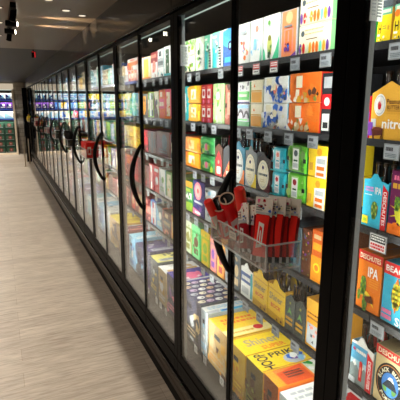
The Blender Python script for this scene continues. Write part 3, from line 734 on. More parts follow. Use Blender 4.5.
# ------------------------------------------------------------------ products behind the nearest door (right edge of the picture)
GA = 'beer packs behind the nearest cooler door'
Z = SHELF[0]
def greenside(a): a.rect(0, .05, 1, .3, 'leaf'); a.rect(.2, .35, .8, .9, 'forest'); a.rect(.35, .5, .65, .75, 'pale')
put(1.03, .970, Z, .19, dict(front='leaf', side='green'), greenside, 'narrow green carton beside yellow packs, nearest cooler top shelf', group=GA)
def hazy(a):
    a.rect(0, .8, 1, 1, (110, 180, 150)); a.rect(.1, .86, .9, .95, 'pale'); a.poly([(0, 0), (1, 0), (1, .8), (.3, .8), (0, .55)], (246, 212, 30)); a.disc(.18, .76, .15, 'orange'); a.text('H', .2, .42, .26, 'black', w=.2); a.lines(.42, .38, .66, .5, 2, 'slate', 4, .4); a.rect(.78, .36, .9, .48, 'gold')
    a.blots(4, 5, ['olive', 'white', 'charcoal'], (.05, .02, .6, .2), (.05, .1)); a.rect(.1, .2, .3, .26, 'white')
put(.967, .917, Z, .088, dict(front='yellow', side='gold', top='teal'), hazy, 'yellow and teal can pack with H and orange dot, left one', name='can_pack', cat='can pack', group=GA)
put(.967, .917, Z+.09, .085, dict(front='silver', side='grey'), lambda a: (a.rect(0, .0, 1, .2, 'slate'), a.blots(3, 6, ['grey', 'white', 'sky'], (.05, .3, .95, .95), (.08, .16))), 'silver can pack on top of the left yellow can pack', name='can_pack', cat='can pack', group=GA)
put(.913, .850, Z, .09, dict(front='yellow', side='gold', top='teal'), hazy, 'yellow and teal can pack with H and orange dot, at right picture edge', name='can_pack', cat='can pack', group=GA)
put(.913, .850, Z+.092, .085, dict(front='charcoal', side='slate'), lambda a: (a.blots(5, 6, ['white', 'teal', 'silver'], (.05, .1, .95, .95), (.08, .16)),), 'black and white can pack on the right yellow can pack', name='can_pack', cat='can pack', group=GA)
Z = SHELF[1]
def purplered(a):
    a.rect(0, .62, 1, 1, 'red'); a.rect(.2, .66, .9, .78, 'white'); a.rect(.3, .84, .9, .9, 'white'); a.rect(0, 0, 1, .6, (120, 80, 180)); a.rect(.3, .1, 1, .2, 'white'); a.disc(.6, .4, .2, 'purple')
put(1.05, .968, Z, .118, dict(front=(120, 80, 180), side='red'), purplered, 'purple and red carton sliver left of the nitro carrier', group=GA)
def nitro(a):
    OC = (226, 168, 60)
    a.disc(.24, .60, .165, 'white', ry=.19, n=24); a.disc(.24, .60, .145, 'silver', ry=.165, n=24); a.disc(.24, .60, .13, 'white', ry=.148, n=24)
    # red open hand
    a.disc(.24, .57, .045, 'red', ry=.05); 
    for k, (du, h) in enumerate(((-.036, .10), (-.013, .125), (.012, .12), (.034, .09))): a.rect(.24+du-.008, .57, .24+du+.008, .57+h*.75, 'red')
    a.poly([(.26, .55), (.31, .60), (.30, .615), (.26, .58)], 'red')
    a.text('Peanut', .64, .66, .085, 'brown', w=.38); a.text('BUTTER', .64, .56, .07, 'brown', w=.34); a.rect(.42, .50, .86, .506, 'brown'); a.lines(.42, .43, .86, .48, 1, 'gold', 3, .5)
    a.text('nitro', .68, .28, .16, 'white', w=.60)
    a.rect(.06, .22, .2, .36, 'silver'); a.rect(.0, .06, .12, .3, 'purple')
    a.poly([(.08, .18), (.42, .2), (.42, .08), (.36, .0), (.14, .0), (.12, .1)], (86, 40, 30)); a.poly([(.18, .06), (.38, .08), (.36, .0), (.2, .0)], 'gold'); a.disc(.27, .19, .13, (110, 56, 40), ry=.03)
putc(.966, .838, Z, .155, dict(front=(226, 168, 60), side='gold', handle=(70, 36, 26)), nitro, 'ochre bottle carrier lettered nitro with white oval and red hand', peak=.2, hh=.165, group=GA)
Z = SHELF[2]
def hop(a, cu, cv, s, c1='leaf', c2=(190, 214, 100)):
    a.disc(cu, cv, s*1.05, 'brown', ry=s*1.25, n=12)
    for j in range(5):
        w = s*(1-.55*abs(j-1.6)/3)
        for k in range(3):
            a.disc(cu+(k-1)*w*.6, cv+(1.8-j)*s*.45, s*.36, c2 if (j+k) % 2 else c1, ry=s*.36, n=7); a.k -= 1
    a.k += 2
def freshblue(a):
    a.poly([(.78, 0), (1, 0), (1, .72), (.78, .84)], 'red'); a.text('DESCHUTES', .89, .40, .13, 'white', w=.62, rot=-90)
    a.lines(.08, .66, .42, .76, 2, (214, 150, 210), 9, .7); a.lines(.08, .58, .40, .62, 1, 'white', 2, .4); a.text('IPA', .62, .70, .13, 'white', w=.26)
    a.poly([(.5, .5), (.66, .42), (.66, .36), (.5, .4)], 'tan'); hop(a, .52, .34, .13); a.rect(.05, .05, .3, .2, (236, 214, 50)); a.rect(.1, .09, .24, .15, 'lime')
putc(.970, .876, Z, .155, dict(front=(64, 184, 216), side='cyan', handle=(24, 60, 80)), freshblue, 'cyan bottle carrier with green hop and red lettered right band', peak=.12, dip=1, hh=.175, group=GA)
def plumburst(a):
    a.rect(0, 0, 1, .16, 'orange'); a.lines(.1, .84, .9, .94, 1, 'pink', 4, .7); a.lines(.08, .72, .95, .82, 1, 'gold', 6, .8)
    for k in range(11):
        t = 2*PI*k/11; a.poly([(.5+.1*math.cos(t+.3), .36+.07*math.sin(t+.3)), (.5+.1*math.cos(t-.3), .36+.07*math.sin(t-.3)), (.5+.5*math.cos(t), .36+.34*math.sin(t))], 'yellow'); a.k -= 1
    a.k += 1; a.disc(.5, .38, .3, (220, 214, 60), ry=.22, n=10); hop(a, .66, .34, .13, 'leaf', 'lime'); hop(a, .28, .5, .09, 'leaf', 'lime'); a.blots(5, 5, ['orange', 'amber'], (.05, .1, .95, .3), (.05, .09))
put(.874, .765, Z, .175, dict(front=(104, 26, 78), side='plum'), plumburst, 'plum carton with yellow starburst hops at right picture edge', group=GA)
Z = SHELF[3]
def orangeipa(a):
    a.rect(0, .84, 1, 1, (196, 44, 34)); a.text('DESCHUTES', .5, .91, .085, 'cream', w=.86); a.text('IPA', .66, .68, .17, 'white', w=.42); a.lines(.52, .42, .92, .58, 4, 'amber', 3, .4)
    a.poly([(.2, .4), (.1, .2), (.3, .25), (.45, .08), (.5, .22), (.8, .1), (.6, .3)], (236, 200, 50)); hop(a, .3, .42, .13, 'leaf', 'lime'); hop(a, .42, .14, .11, 'leaf', 'lime'); hop(a, .16, .24, .07, 'leaf', 'lime'); a.poly([(.4, .24), (.7, .3), (.8, .18), (.5, .16)], 'brown')
put(.968, .872, Z, .182, dict(front=(226, 118, 26), side='orange'), orangeipa, 'orange carton lettered IPA with red lettered top band and hops', group=GA)
def beach(a):
    a.poly([(0, .8), (1, .8), (1, 1), (0, 1)], (206, 40, 40)); a.text('BEACH', .45, .9, .1, 'white', w=.76); hop(a, .5, .5, .17, (190, 190, 60), 'yellow'); a.poly([(.44, .7), (.56, .7), (.5, .8)], 'orange'); a.poly([(.46, .3), (.54, .3), (.5, .2)], 'orange'); a.lines(.05, .05, .4, .24, 2, 'pink', 7, .7); a.text('SE', .7, .1, .14, 'white', w=.32)
put(.869, .765, Z, .178, dict(front=(56, 172, 206), side='cyan'), beach, 'blue carton with red top band and yellow hop, beside orange one', group=GA)
Z = SHELF[4]
def mirror(a):
    a.rect(0, .5, .74, .82, (92, 168, 206)); a.rect(0, .3, .74, .5, (170, 204, 220)); a.poly([(0, 0), (.74, 0), (.74, .36), (.55, .46), (.4, .32), (.2, .5), (0, .36)], (128, 140, 140)); a.poly([(.1, .43), (.2, .5), (.3, .4), (.2, .36)], 'white'); a.poly([(.45, .38), (.55, .46), (.64, .41), (.55, .34)], 'white')
    a.poly([(.74, 0), (1, 0), (1, .68), (.74, .8)], 'red'); a.text('DESCHUTES', .87, .36, .13, 'white', w=.58, rot=-90)
    a.disc(.16, .72, .06, (190, 60, 100)); a.lines(.26, .68, .7, .76, 1, 'white', 5, .8); a.rect(.44, .12, .58, .5, (196, 40, 36)); a.disc(.51, .5, .07, (196, 40, 36)); a.rect(.48, .2, .54, .42, 'salmon'); a.rect(0, 0, .3, .12, 'silver')
putc(.968, .873, Z, .16, dict(front='white', side='sky', handle='red'), mirror, 'sky blue bottle carrier with mountains, red bottle and red side band', peak=.14, dip=1, hh=.19, group=GA)
def butte(a):
    a.poly([(0, .84), (1, .84), (1, 1), (0, 1)], (200, 46, 40)); a.text('DESCHUTES', .5, .92, .09, 'cream', w=.86)
    a.disc(.5, .42, .44, 'black', ry=.37, n=32); a.disc(.5, .42, .40, (200, 130, 60), ry=.335, n=32); a.disc(.5, .42, .385, 'black', ry=.322, n=32); a.disc(.5, .42, .25, (60, 120, 190), ry=.21, n=28)
    a.poly([(.28, .36), (.48, .56), (.56, .56), (.72, .36)], (40, 50, 60)); a.poly([(.42, .5), (.48, .56), (.56, .56), (.62, .48), (.52, .51)], 'white'); a.poly([(.28, .36), (.72, .36), (.66, .28), (.34, .28)], 'leaf'); a.poly([(.42, .36), (.56, .36), (.6, .23), (.44, .23)], (70, 150, 200))
    for i, ch in enumerate('BLACK BUTTE'):
        if ch == ' ': continue
        t = math.radians(165-15*i); a_r(a, ch, .5+.317*math.cos(t), .42+.265*math.sin(t), math.degrees(t)-90)
    for i, ch in enumerate('PORTER'):
        t = math.radians(228+17*i); a_r(a, ch, .5+.317*math.cos(t), .42+.265*math.sin(t), math.degrees(t)+90)
def a_r(a, ch, cu, cv, deg):
    vs, fs, tw, th = glyphs(ch); sc = .085*a.H/th*.8; g = math.radians(deg); ca, sa = math.cos(g), math.sin(g)
    a.mb.add([a.mp(cu*a.W+((x-tw/2)*ca-(y-th/2)*sa)*sc, cv*a.H+((x-tw/2)*sa+(y-th/2)*ca)*sc, .00035*(a.k+1)) for x, y in vs], fs, 'cream')
put(.870, .745, Z, .178, dict(front=(212, 190, 140), side='tan'), butte, 'tan carton with round black badge of a blue mountain', group=GA)
Z = DECK
for k, (yl, yr, fc, tc, d) in enumerate(((.996, .78, 'maroon', 'crimson', 'maroon beer case on the deck of the nearest cooler'), (.776, .54, 'navy', 'blue', 'navy beer case on the deck, nearest of all cases'))):
    case(yl, yr, .25, dict(front=fc, top=tc, side=fc), fr_generic(80+k, [fc, 'silver', 'tan']), lambda a: (a.rect(.2, .2, .8, .6, 'silver'),), d)

# ------------------------------------------------------------------ third cooler: what shows behind its two doors
G3C = 'packs behind the third cooler doors'
def blk(seed, cols, label=None):
    label = label or (cols[-1] if seed % 3 else 'cream')
    def f(a):
        R = random.Random(seed); t = seed % 5
        if t == 0: a.rect(0, .6, 1, 1, cols[1]); a.disc(.5, .45, .28, label); a.blots(seed, 5, cols, (.2, .1, .8, .6), (.06, .12)); a.rect(.1, .78, .9, .9, label)
        elif t == 1: a.rect(.25, .1, .75, .9, label); a.blots(seed, 6, cols, (.25, .15, .75, .85), (.05, .1)); a.rect(0, 0, 1, .1, cols[1])
        elif t == 2: a.poly([(0, 0), (1, 0), (0, 1)], cols[1]); a.disc(.6, .6, .2, label); a.lines(.15, .15, .8, .35, 2, label, seed, .6)
        elif t == 3:
            for k in range(3): a.rect(.04+k*.32, .05, .30+k*.32, .95, cols[k % len(cols)]); a.rect(.09+k*.32, .3, .25+k*.32, .7, label)
        else: a.rect(0, .35, 1, .68, cols[1]); a.lines(.1, .42, .9, .6, 1, label, seed, .8); a.blots(seed, 6, cols, (.05, .05, .95, .3), (.05, .12)); a.rect(.3, .75, .7, .92, label)
    return f
def row(z, specs, shelf):
    for yl, yr, h, base, cols, nst, d in specs:
        if nst == 1: put(yl, yr, z, h, dict(front=base, side=cols[0]), blk(int(yl*1000) % 97, cols), '%s, %s shelf of third cooler' % (d, shelf), group=G3C, D=.18)
        else:
            for k in range(nst):
                put(yl, yr, z+k*(h/nst+.001), h/nst, dict(front=base, side=cols[0]), blk(int(yl*1000+k*31) % 97, cols), '%s, %s of its stack, %s shelf of third cooler' % (d, ('lower', 'upper')[k] if nst == 2 else ('lowest', 'middle', 'upper')[k], shelf), group=G3C, D=.18, name='can_pack', cat='can pack', mat='film', bev=.008)
row(SHELF[0], [(2.56, 2.354, .17, 'grey', ['grey', 'silver'], 1, 'grey carton'), (2.69, 2.564, .175, 'white', ['silver', 'teal', 'forest'], 1, 'white carton with dark green slash'), (2.81, 2.694, .17, 'white', ['teal', 'silver', 'slate'], 1, 'white and teal carton'), (2.95, 2.814, .165, 'white', ['red', 'crimson', 'salmon'], 1, 'white and red carton'),
    (3.16, 2.954, .15, 'cream', ['amber', 'orange', 'yellow'], 1, 'cream and amber carton'), (3.54, 3.264, .17, 'white', ['red', 'orange', 'salmon'], 2, 'white box with orange rings'), (3.26, 3.164, .12, 'silver', ['orange', 'white'], 1, 'small silver box'), (3.86, 3.544, .13, 'white', ['silver', 'white', 'tan'], 1, 'plain white carton')], 'top')
row(SHELF[1], [(2.56, 2.364, .16, 'pink', ['crimson', 'pink'], 1, 'dark pink carton'), (2.685, 2.564, .18, (240, 90, 120), ['amber', 'orange', 'pink'], 1, 'hot pink and orange carton'), (2.80, 2.689, .18, (240, 120, 90), ['amber', 'pink', 'yellow'], 1, 'coral and yellow carton'), (2.905, 2.804, .17, 'cream', ['leaf', 'brown', 'slate'], 1, 'cream and brown striped carton'), (3.04, 2.909, .17, 'lime', ['leaf', 'white', 'slate'], 1, 'lime green carton'), (3.19, 3.044, .16, 'slate', ['orange', 'charcoal', 'amber'], 1, 'slate and orange carton'),
    (3.27, 3.194, .18, 'orange', ['amber', 'tan'], 1, 'narrow orange carton'), (3.45, 3.274, .17, 'sky', ['cyan', 'white', 'mint'], 2, 'light blue can pack'), (3.67, 3.454, .17, (70, 190, 140), ['green', 'yellow', 'mint'], 2, 'sea green can pack'), (3.91, 3.674, .165, 'yellow', ['lime', 'gold', 'yellow'], 2, 'yellow and lime can pack')], 'second')
row(SHELF[2], [(2.60, 2.368, .16, 'slate', ['charcoal', 'grey'], 1, 'slate carton'), (2.86, 2.604, .17, 'brown', ['crimson', 'maroon', 'slate'], 1, 'brown and crimson carton'), (3.05, 2.864, .16, 'maroon', ['brown', 'charcoal'], 1, 'maroon carton'), (3.22, 3.054, .16, 'crimson', ['brown', 'red'], 1, 'crimson carton'),
    (3.55, 3.224, .17, 'yellow', ['gold', 'amber', 'yellow'], 2, 'golden yellow can pack'), (3.90, 3.554, .17, 'yellow', ['olive', 'gold', 'yellow'], 2, 'yellow and olive can pack')], 'third')
row(SHELF[3], [(2.56, 2.374, .17, 'lime', ['green', 'yellow'], 1, 'lime and yellow carton'), (2.70, 2.564, .18, 'leaf', ['amber', 'white', 'green'], 1, 'leaf green and amber carton'), (2.82, 2.704, .18, 'white', ['sky', 'silver', 'leaf'], 1, 'white and light blue carton'), (2.93, 2.824, .185, 'red', ['white', 'red', 'white'], 1, 'bright red carton with white panels'), (3.05, 2.934, .185, 'red', ['crimson', 'white', 'red'], 1, 'bright red carton with white bands'), (3.22, 3.054, .16, 'maroon', ['crimson', 'brown'], 1, 'dark red carton'),
    (3.56, 3.224, .19, 'crimson', ['red', 'crimson', 'maroon'], 1, 'broad crimson carton'), (3.90, 3.564, .19, 'crimson', ['maroon', 'orange', 'red'], 1, 'broad crimson and orange carton')], 'fourth')
row(SHELF[4], [(2.60, 2.379, .17, 'leaf', ['amber', 'olive', 'green'], 1, 'green carton with amber patch'), (2.76, 2.604, .16, 'brown', ['salmon', 'slate', 'tan'], 1, 'brown and salmon carton'), (2.90, 2.764, .17, 'slate', ['salmon', 'sky', 'brown'], 1, 'slate and salmon carton'), (3.03, 2.904, .18, 'blue', ['sky', 'red', 'white'], 1, 'blue and red carton'), (3.22, 3.034, .17, 'crimson', ['maroon', 'salmon'], 1, 'crimson and salmon carton'),
    (3.56, 3.224, .17, 'crimson', ['red', 'maroon', 'tan'], 1, 'wide crimson carton'), (3.90, 3.564, .17, 'maroon', ['crimson', 'brown', 'salmon'], 1, 'wide maroon carton')], 'fifth')

# ------------------------------------------------------------------ farther coolers: packs repeated from a stock of designs
R = random.Random(11)
NUM = ['first', 'second', 'third', 'fourth', 'fifth', 'sixth', 'seventh', 'eighth', 'ninth', 'tenth', 'eleventh', 'twelfth', 'thirteenth']
combos = [('white', 'red', 'silver'), ('white', 'cyan', 'sky'), ('yellow', 'white', 'gold'), ('sky', 'blue', 'white'), ('cream', 'amber', 'tan'), ('green', 'white', 'lime'), ('red', 'white', 'crimson'), ('purple', 'pink', 'white'),
    ('white', 'green', 'mint'), ('blue', 'white', 'navy'), ('silver', 'black', 'white'), ('lime', 'yellow', 'white'), ('cyan', 'white', 'teal'), ('amber', 'brown', 'cream'), ('pink', 'white', 'salmon'), ('navy', 'silver', 'blue'), ('brown', 'tan', 'maroon'), ('orange', 'cream', 'yellow'), ('white', 'blue', 'sky'), ('yellow', 'green', 'white')]
WORDS = dict(lime='lime green', tan='tan', cyan='bright blue', sky='light blue')
stock = {}
def stock_mesh(i, w, h, style):
    k = (i, w, h, style)
    if k not in stock:
        a, b, c = combos[i]; stock[k] = carton(w, h, .18, dict(front=a, side=b), blk(i*7+style, [b, c, a], c), None, None, .004, 'film' if style else 'card', 'beer_carton')
    return stock[k]
sh = ['top', 'second', 'third', 'fourth', 'fifth']
PREF = {0: [1, 12, 4, 8, 6, 2, 3, 13, 18], 1: [9, 3, 7, 14, 12, 15, 2, 5, 19, 11], 2: [2, 5, 11, 19, 9, 13, 15, 17, 6, 3], 3: [13, 16, 15, 5, 2, 6, 9, 7, 11], 4: [16, 13, 15, 9, 6, 17, 5, 16]}
def far_put(y, w, h, z, i, s, style, two_high):
    bayn = int((y*XF/XP-.888)//PITCH)+1
    key = (s, bayn); used[key] = used.get(key, 0)+1
    a, b, c = combos[i]
    lab = '%s and %s carton, %s shelf of %s cooler, %s from near end' % (WORDS.get(a, a), WORDS.get(b, b), sh[s], ORD[min(bayn, 11)], NUM[used[key]-1])
    place(stock_mesh(i, w, h, style), 'beer_carton', (XP+R.uniform(0, .006), y, z+.0005), lab, 'beer carton', '%s shelf packs of the farther coolers' % sh[s])
for s, z in enumerate(SHELF):
    y = 3.92; last = -1
    while y < 13.7:
        w = R.choice((.13, .16, .19)) if y < 7 else R.choice((.22, .26, .30))
        i = R.choice([q for q in PREF[s] if q != last]); last = i
        h = R.choice((.155, .17, .185)) if s else R.choice((.15, .18, .2))
        far_put(y+w/2, w, h, z, i, s, R.randrange(3), False); y += w+.006
y = 5.01; n = 0
while y < 13.6:
    w = .30 if y > 7 else .26; i = R.randrange(len(combos)); a, b, c = combos[i]; n += 1
    me = stock.setdefault(('case', i, w), None) or carton(w-.006, .25, .27, dict(front=b, top=a, side=b), blk(i*3+1, [b, c, a]), lambda a_: a_.rect(.2, .2, .7, .7, c), None, .004, 'card', 'beer_case')
    stock[('case', i, w)] = me
    place(me, 'beer_case', (.925, y+w/2, DECK+.0005), '%s topped %s beer case, %s beyond the sky blue case on the deck' % (WORDS.get(a, a), WORDS.get(b, b), 'number %d' % n if n > 13 else NUM[n-1]), 'beer case', GC); y += w+.004
# ------------------------------------------------------------------ price tags on the label rails
def tag_mesh(kind):
    mb = MB(); W, H = (.052, .042) if kind != 'big' else (.062, .05)
    mb.box(0, -W/2, -H, .0016, W/2, 0, 'grey', .0005)
    a = Art(mb, W, H, lambda u, v, e: (-e, W/2-u, v-H))
    if kind == 'sale': a.rect(.05, .48, .95, .95, 'red'); a.lines(.12, .55, .9, .9, 2, 'white', 4, .6); a.rect(.08, .08, .92, .42, 'white'); a.lines(.2, .14, .8, .36, 1, 'charcoal', 3, .6)
    elif kind == 'big': a.rect(.04, .05, .96, .95, 'white'); a.rect(.06, .52, .94, .92, 'charcoal'); a.lines(.12, .58, .9, .88, 2, 'white', 9, .6); a.lines(.1, .1, .9, .46, 2, 'red', 5, .7)
    else: a.rect(.06, .08, .94, .92, (150, 154, 160)); a.lines(.14, .5, .62, .84, 1, 'charcoal', 7, .7); a.lines(.14, .12, .86, .4, 3, 'slate', 2, .5)
    return mb.mesh('price_tag', 'card')
TM = {k: tag_mesh(k) for k in ('plain', 'sale', 'big')}
XT = XF+.1475
def ptag(y, z, label, kind='plain', group='price tags on the shelf rails', tilt=0.0):
    o = place(TM[kind], 'price_tag', (XT, y, z), label, 'price tag', group); o.rotation_euler = (0, tilt, 0); return o
z = SHELF[0]-.006
for y, k, l in ((2.24, 'plain', 'white price tag under the pale green leafy cartons'), (2.125, 'plain', 'white price tag under the pale green and white disc carton'), (1.87, 'plain', 'white price tag under the bright blue carton'),
    (1.69, 'sale', 'red topped price tag under the orange spotted white carton'), (1.56, 'sale', 'red topped price tag under the faint sky blue print carton'), (1.436, 'sale', 'red topped price tag under the green triangle carton'), (1.307, 'plain', 'white price tag under left end of cream variety boxes'), (1.15, 'plain', 'white price tag under right end of cream variety boxes'),
    (.985, 'plain', 'price tag under the left yellow can pack, nearest cooler top shelf'), (.875, 'plain', 'price tag under the right yellow can pack, nearest cooler top shelf')): ptag(y, z, l, k)
z = SHELF[1]-.006
for y, l in ((2.19, 'price tag under the amber can packs on second shelf'), (2.05, 'price tag under the red can packs on second shelf'), (1.935, 'price tag under the pale lime carton on second shelf'), (1.70, 'price tag under the dark arches can pack, second shelf'), (1.60, 'price tag under the cream and amber can packs'),
    (1.46, 'price tag under the blue brush pattern cartons'), (1.325, 'price tag under left end of orange illustrated cartons'), (1.19, 'price tag under right end of orange illustrated cartons'), (.985, 'price tag under left end of the nitro bottle carrier'), (.862, 'price tag under right end of the nitro bottle carrier')): ptag(y, z, l)
z = SHELF[2]-.006
for y, k, l in ((2.17, 'plain', 'price tag under the orange can packs on third shelf'), (2.06, 'plain', 'price tag under the vivid green can packs'), (1.95, 'plain', 'price tag under the red pointed panel carrier'), (1.70, 'plain', 'price tag under the blue oval label carrier'), (1.42, 'plain', 'price tag under the turquoise can packs'), (1.255, 'plain', 'large clear framed price tag under the bright green can packs'),
    (.992, 'plain', 'price tag under left end of cyan hop carrier, half behind the post'), (.880, 'big', 'black and red price tag between cyan carrier and plum carton')): ptag(y, z, l, k)
z = SHELF[3]-.006
for y, k, l in ((2.27, 'plain', 'price tag under the green and yellow carton, fourth shelf'), (2.15, 'plain', 'price tag under the navy pink disc carton'), (2.02, 'plain', 'price tag under the silver grey carton, fourth shelf'), (.985, 'plain', 'price tag under left corner of orange lettered IPA carton'), (.855, 'plain', 'price tag under the blue carton with red top band')): ptag(y, z, l, k)
z = SHELF[4]-.006
for y, k, l in ((2.30, 'plain', 'price tag under the olive carton on fifth shelf'), (2.06, 'plain', 'price tag under the yellow green carton on fifth shelf'), (1.95, 'plain', 'price tag under the dusty pink carton on fifth shelf'), (1.74, 'plain', 'price tag under the dark grey carton on fifth shelf'), (1.60, 'plain', 'price tag under the blue banded white carrier'), (1.48, 'plain', 'price tag under the left yellow carrier, fifth shelf'), (1.36, 'plain', 'price tag under the right yellow carrier, fifth shelf'), (1.23, 'plain', 'price tag under the slate carriers, fifth shelf'),
    (.975, 'plain', 'price tag under the mountain picture carrier'), (.86, 'plain', 'price tag under the round black badge carton')): ptag(y, z, l, k)
def diamond_tag():
    mb = MB(); mb.box(0, -.021, -.046, .0016, .021, 0, 'white', .0005); a = Art(mb, .042, .046, lambda u, v, e: (-e, .021-u, v-.046)); a.poly([(.5, .2), (.75, .5), (.5, .8), (.25, .5)], 'grey'); a.poly([(.5, .32), (.65, .5), (.5, .68), (.35, .5)], 'white')
    return mb.mesh('price_tag', 'card')
DT = diamond_tag()
for y, l in ((2.16, 'white diamond tag on bottom rail, farthest in the red pouch cooler'), (2.035, 'white diamond tag on bottom rail, middle one in red pouch cooler'), (1.825, 'white diamond tag on bottom rail, nearest in red pouch cooler'),
    (3.08, 'white diamond tag on bottom rail, farthest in the third cooler'), (2.88, 'white diamond tag on bottom rail, second farthest in third cooler'), (2.79, 'white diamond tag on bottom rail, second nearest in third cooler'), (2.68, 'white diamond tag on bottom rail, nearest in third cooler')):
    place(DT, 'price_tag', (XT, y, DECK-.018), l, 'price tag', 'diamond tags on the bottom rail')
for s in range(5):
    for k, y in enumerate((3.45, 3.22, 3.02, 2.84, 2.70, 2.60)):
        ptag(y, SHELF[s]-.006, 'small price tag on %s shelf rail of third cooler, %s from its far end' % (sh[s], NUM[k]))
# white barcode notices stuck inside the door edges
def notice():
    mb = MB(); mb.box(0, -.033, 0, .0012, .033, .095, 'white', .0004); a = Art(mb, .066, .095, lambda u, v, e: (-e, .033-u, v)); a.lines(.55, .08, .9, .92, 12, 'slate', 3, .6); a.lines(.12, .1, .4, .9, 10, 'silver', 5, .4); return mb.mesh('paper_notice', 'paper')
NM = notice()
for y, z, l in ((.8365, 1.885, 'white printed notice on the mullion at upper right of picture'), (2.0215, 1.868, 'white printed notice on the mullion left of the leafy cartons'), (3.2065, 1.79, 'white printed notice on the mullion of the third cooler')):
    o = place(NM, 'paper_notice', (XF+.033, y, z), l, 'paper notice', 'printed notices at the door edges', PI/2); o.scale = (1, .58, 1)

# ------------------------------------------------------------------ clear trays hung on the doors and what stands in them
def tray_mesh(L=.366, D=.116, H=.078):
    t = .004; mb = MB()
    mb.box(-D, 0, 0, 0, L, t); mb.box(-D, 0, t, -D+t, L, H); mb.box(-t, 0, t, 0, L, H+.02); mb.box(-D+t, 0, t, -t, t, H); mb.box(-D+t, L-t, t, -t, L, H)
    rm = MB()
    e = .0022
    for (a, b) in (((-D, 0), (-D, L)), ((-D, 0), (0, 0)), ((-D, L), (0, L))):
        for zz in (H, 0):
            rm.box(min(a[0], b[0])-e, min(a[1], b[1])-e, zz-e, max(a[0], b[0])+e, max(a[1], b[1])+e, zz+e)
    rm.box(-D-e, -e, 0, -D+e, e, H); rm.box(-D-e, L-e, 0, -D+e, L+e, H)
    return mb.mesh('tray_shell', 'acrylic'), rm.mesh('rim', 'acrylic_edge')
TS, TR = tray_mesh()
def tray(y, label, z=1.219):
    r = empty('clear_tray', (XF-.0015, y, z)); tag(r, label, 'tray', 'clear trays hung on the cooler doors')
    for nm, me in (('tray_shell', TS), ('rim', TR)):
        o = bpy.data.objects.new(nm, me); COL.objects.link(o); o.parent = r
    return r
TZ = 1.219; TY = 1.034
tray(TY, 'clear acrylic tray full of red pouches on the second cooler door')
def label_card(kind):
    mb = MB(); mb.box(0, -.026, 0, .001, .026, .03, 'grey', .0003); a = Art(mb, .052, .03, lambda u, v, e: (-e, .026-u, v)); a.rect(.06, .08, .94, .92, (206, 200, 190)); a.lines(.2, .3, .8, .7, 2, 'grey', 2, .5); return mb.mesh('label_card', 'card')
LC = label_card(0)
for y, l in ((1.375, 'small pale label card at far end of the red pouch tray'), (1.235, 'small pale label card at middle of the red pouch tray')):
    place(LC, 'label_card', (XF-.1195, y, TZ+.04), l, 'label card', 'label cards on the red pouch tray')
# pouches: puffed red body, pale printed header, dark tips
def pouch(label, loc, rot, w=.10, h=.2, t=.020, split=.58, seed=1, group='red pouches in the clear tray', body='red', emblem=True):
    r = empty('red_pouch', loc); r.rotation_euler = rot; tag(r, label, 'pouch', group)
    mb = MB(); nx, nz = 8, 8; hs = h*split
    for sgn in (-1, 1):
        pts = []; fs = []
        for j in range(nz+1):
            for i in range(nx+1):
                u = i/nx; v = j/nz; puff = (math.sin(PI*u)**.5)*(.25+.75*math.sin(PI*min(1, .12+v*.88))**.6)
                pts.append((( u-.5)*w*(1-.06*math.sin(PI*v)), sgn*(t/2*puff+.0006), v*hs))
        for j in range(nz):
            for i in range(nx):
                q = (j*(nx+1)+i, j*(nx+1)+i+1, (j+1)*(nx+1)+i+1, (j+1)*(nx+1)+i); fs.append(q if sgn < 0 else q[::-1])
        cols = []
        for j in range(nz):
            for i in range(nx): cols.append('black' if j == 0 and i in (1, 2, 5, 6) else ('silver' if j == 0 else ((120, 12, 18) if i in (0, nx-1) else body)))  # dark side columns paint in the shade between neighbouring pouches
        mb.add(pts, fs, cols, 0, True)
    if emblem:
        a = Art(mb, w, hs, lambda u, v, e: (u-w/2, -(t/2*1.02+.001+e), v)); a.poly([(.3, .3), (.62, .34), (.66, .82), (.36, .86)], 'white'); a.poly([(.38, .38), (.56, .4), (.58, .74), (.42, .78)], body); a.rect(.46, .44, .52, .68, 'white')
    mb.build('pouch_body', 'film', r)
    hb = MB(); hb.box(-w/2*.97, -.002, hs*.97, w/2*.97, .002, h, (240, 234, 226), .0012); a = Art(hb, w*.94, h-hs, lambda u, v, e: (u-w*.47, -.002-e, hs+v))
    a.blots(seed, 8, ['red', 'salmon', 'pink', 'crimson', 'cream'], (.05, .3, .95, .95), (.05, .1)); a.rect(.08, .04, .92, .16, 'silver'); a.blots(seed+4, 4, ['blue', 'navy', 'slate'], (.45, .1, .95, .5), (.05, .1)); a.lines(.1, .18, .45, .6, 3, 'slate', seed, .4)
    hb.build('printed_header', 'card', r)
    return r
names = ['frontmost with the emblem', 'second behind the emblem one', 'third behind the emblem one', 'fourth behind the emblem one', 'last, against the glass']
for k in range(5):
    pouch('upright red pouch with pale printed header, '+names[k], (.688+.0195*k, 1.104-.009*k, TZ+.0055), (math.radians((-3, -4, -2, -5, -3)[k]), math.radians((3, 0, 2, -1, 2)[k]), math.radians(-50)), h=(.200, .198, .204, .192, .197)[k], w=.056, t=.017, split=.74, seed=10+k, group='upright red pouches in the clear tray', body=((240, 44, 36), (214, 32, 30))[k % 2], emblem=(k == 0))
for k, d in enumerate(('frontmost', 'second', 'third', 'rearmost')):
    pouch('dark red pouch with striped pale header in middle of tray, %s of four' % d, (.694+.015*k, 1.200-.022*k, TZ+.0055), (math.radians(-6), math.radians(-14+k), math.radians(-84)), h=.160-.004*k, w=.06, t=.016, split=.58, seed=30+k, body='crimson', group='dark red pouches in the middle of the tray', emblem=(k == 0))
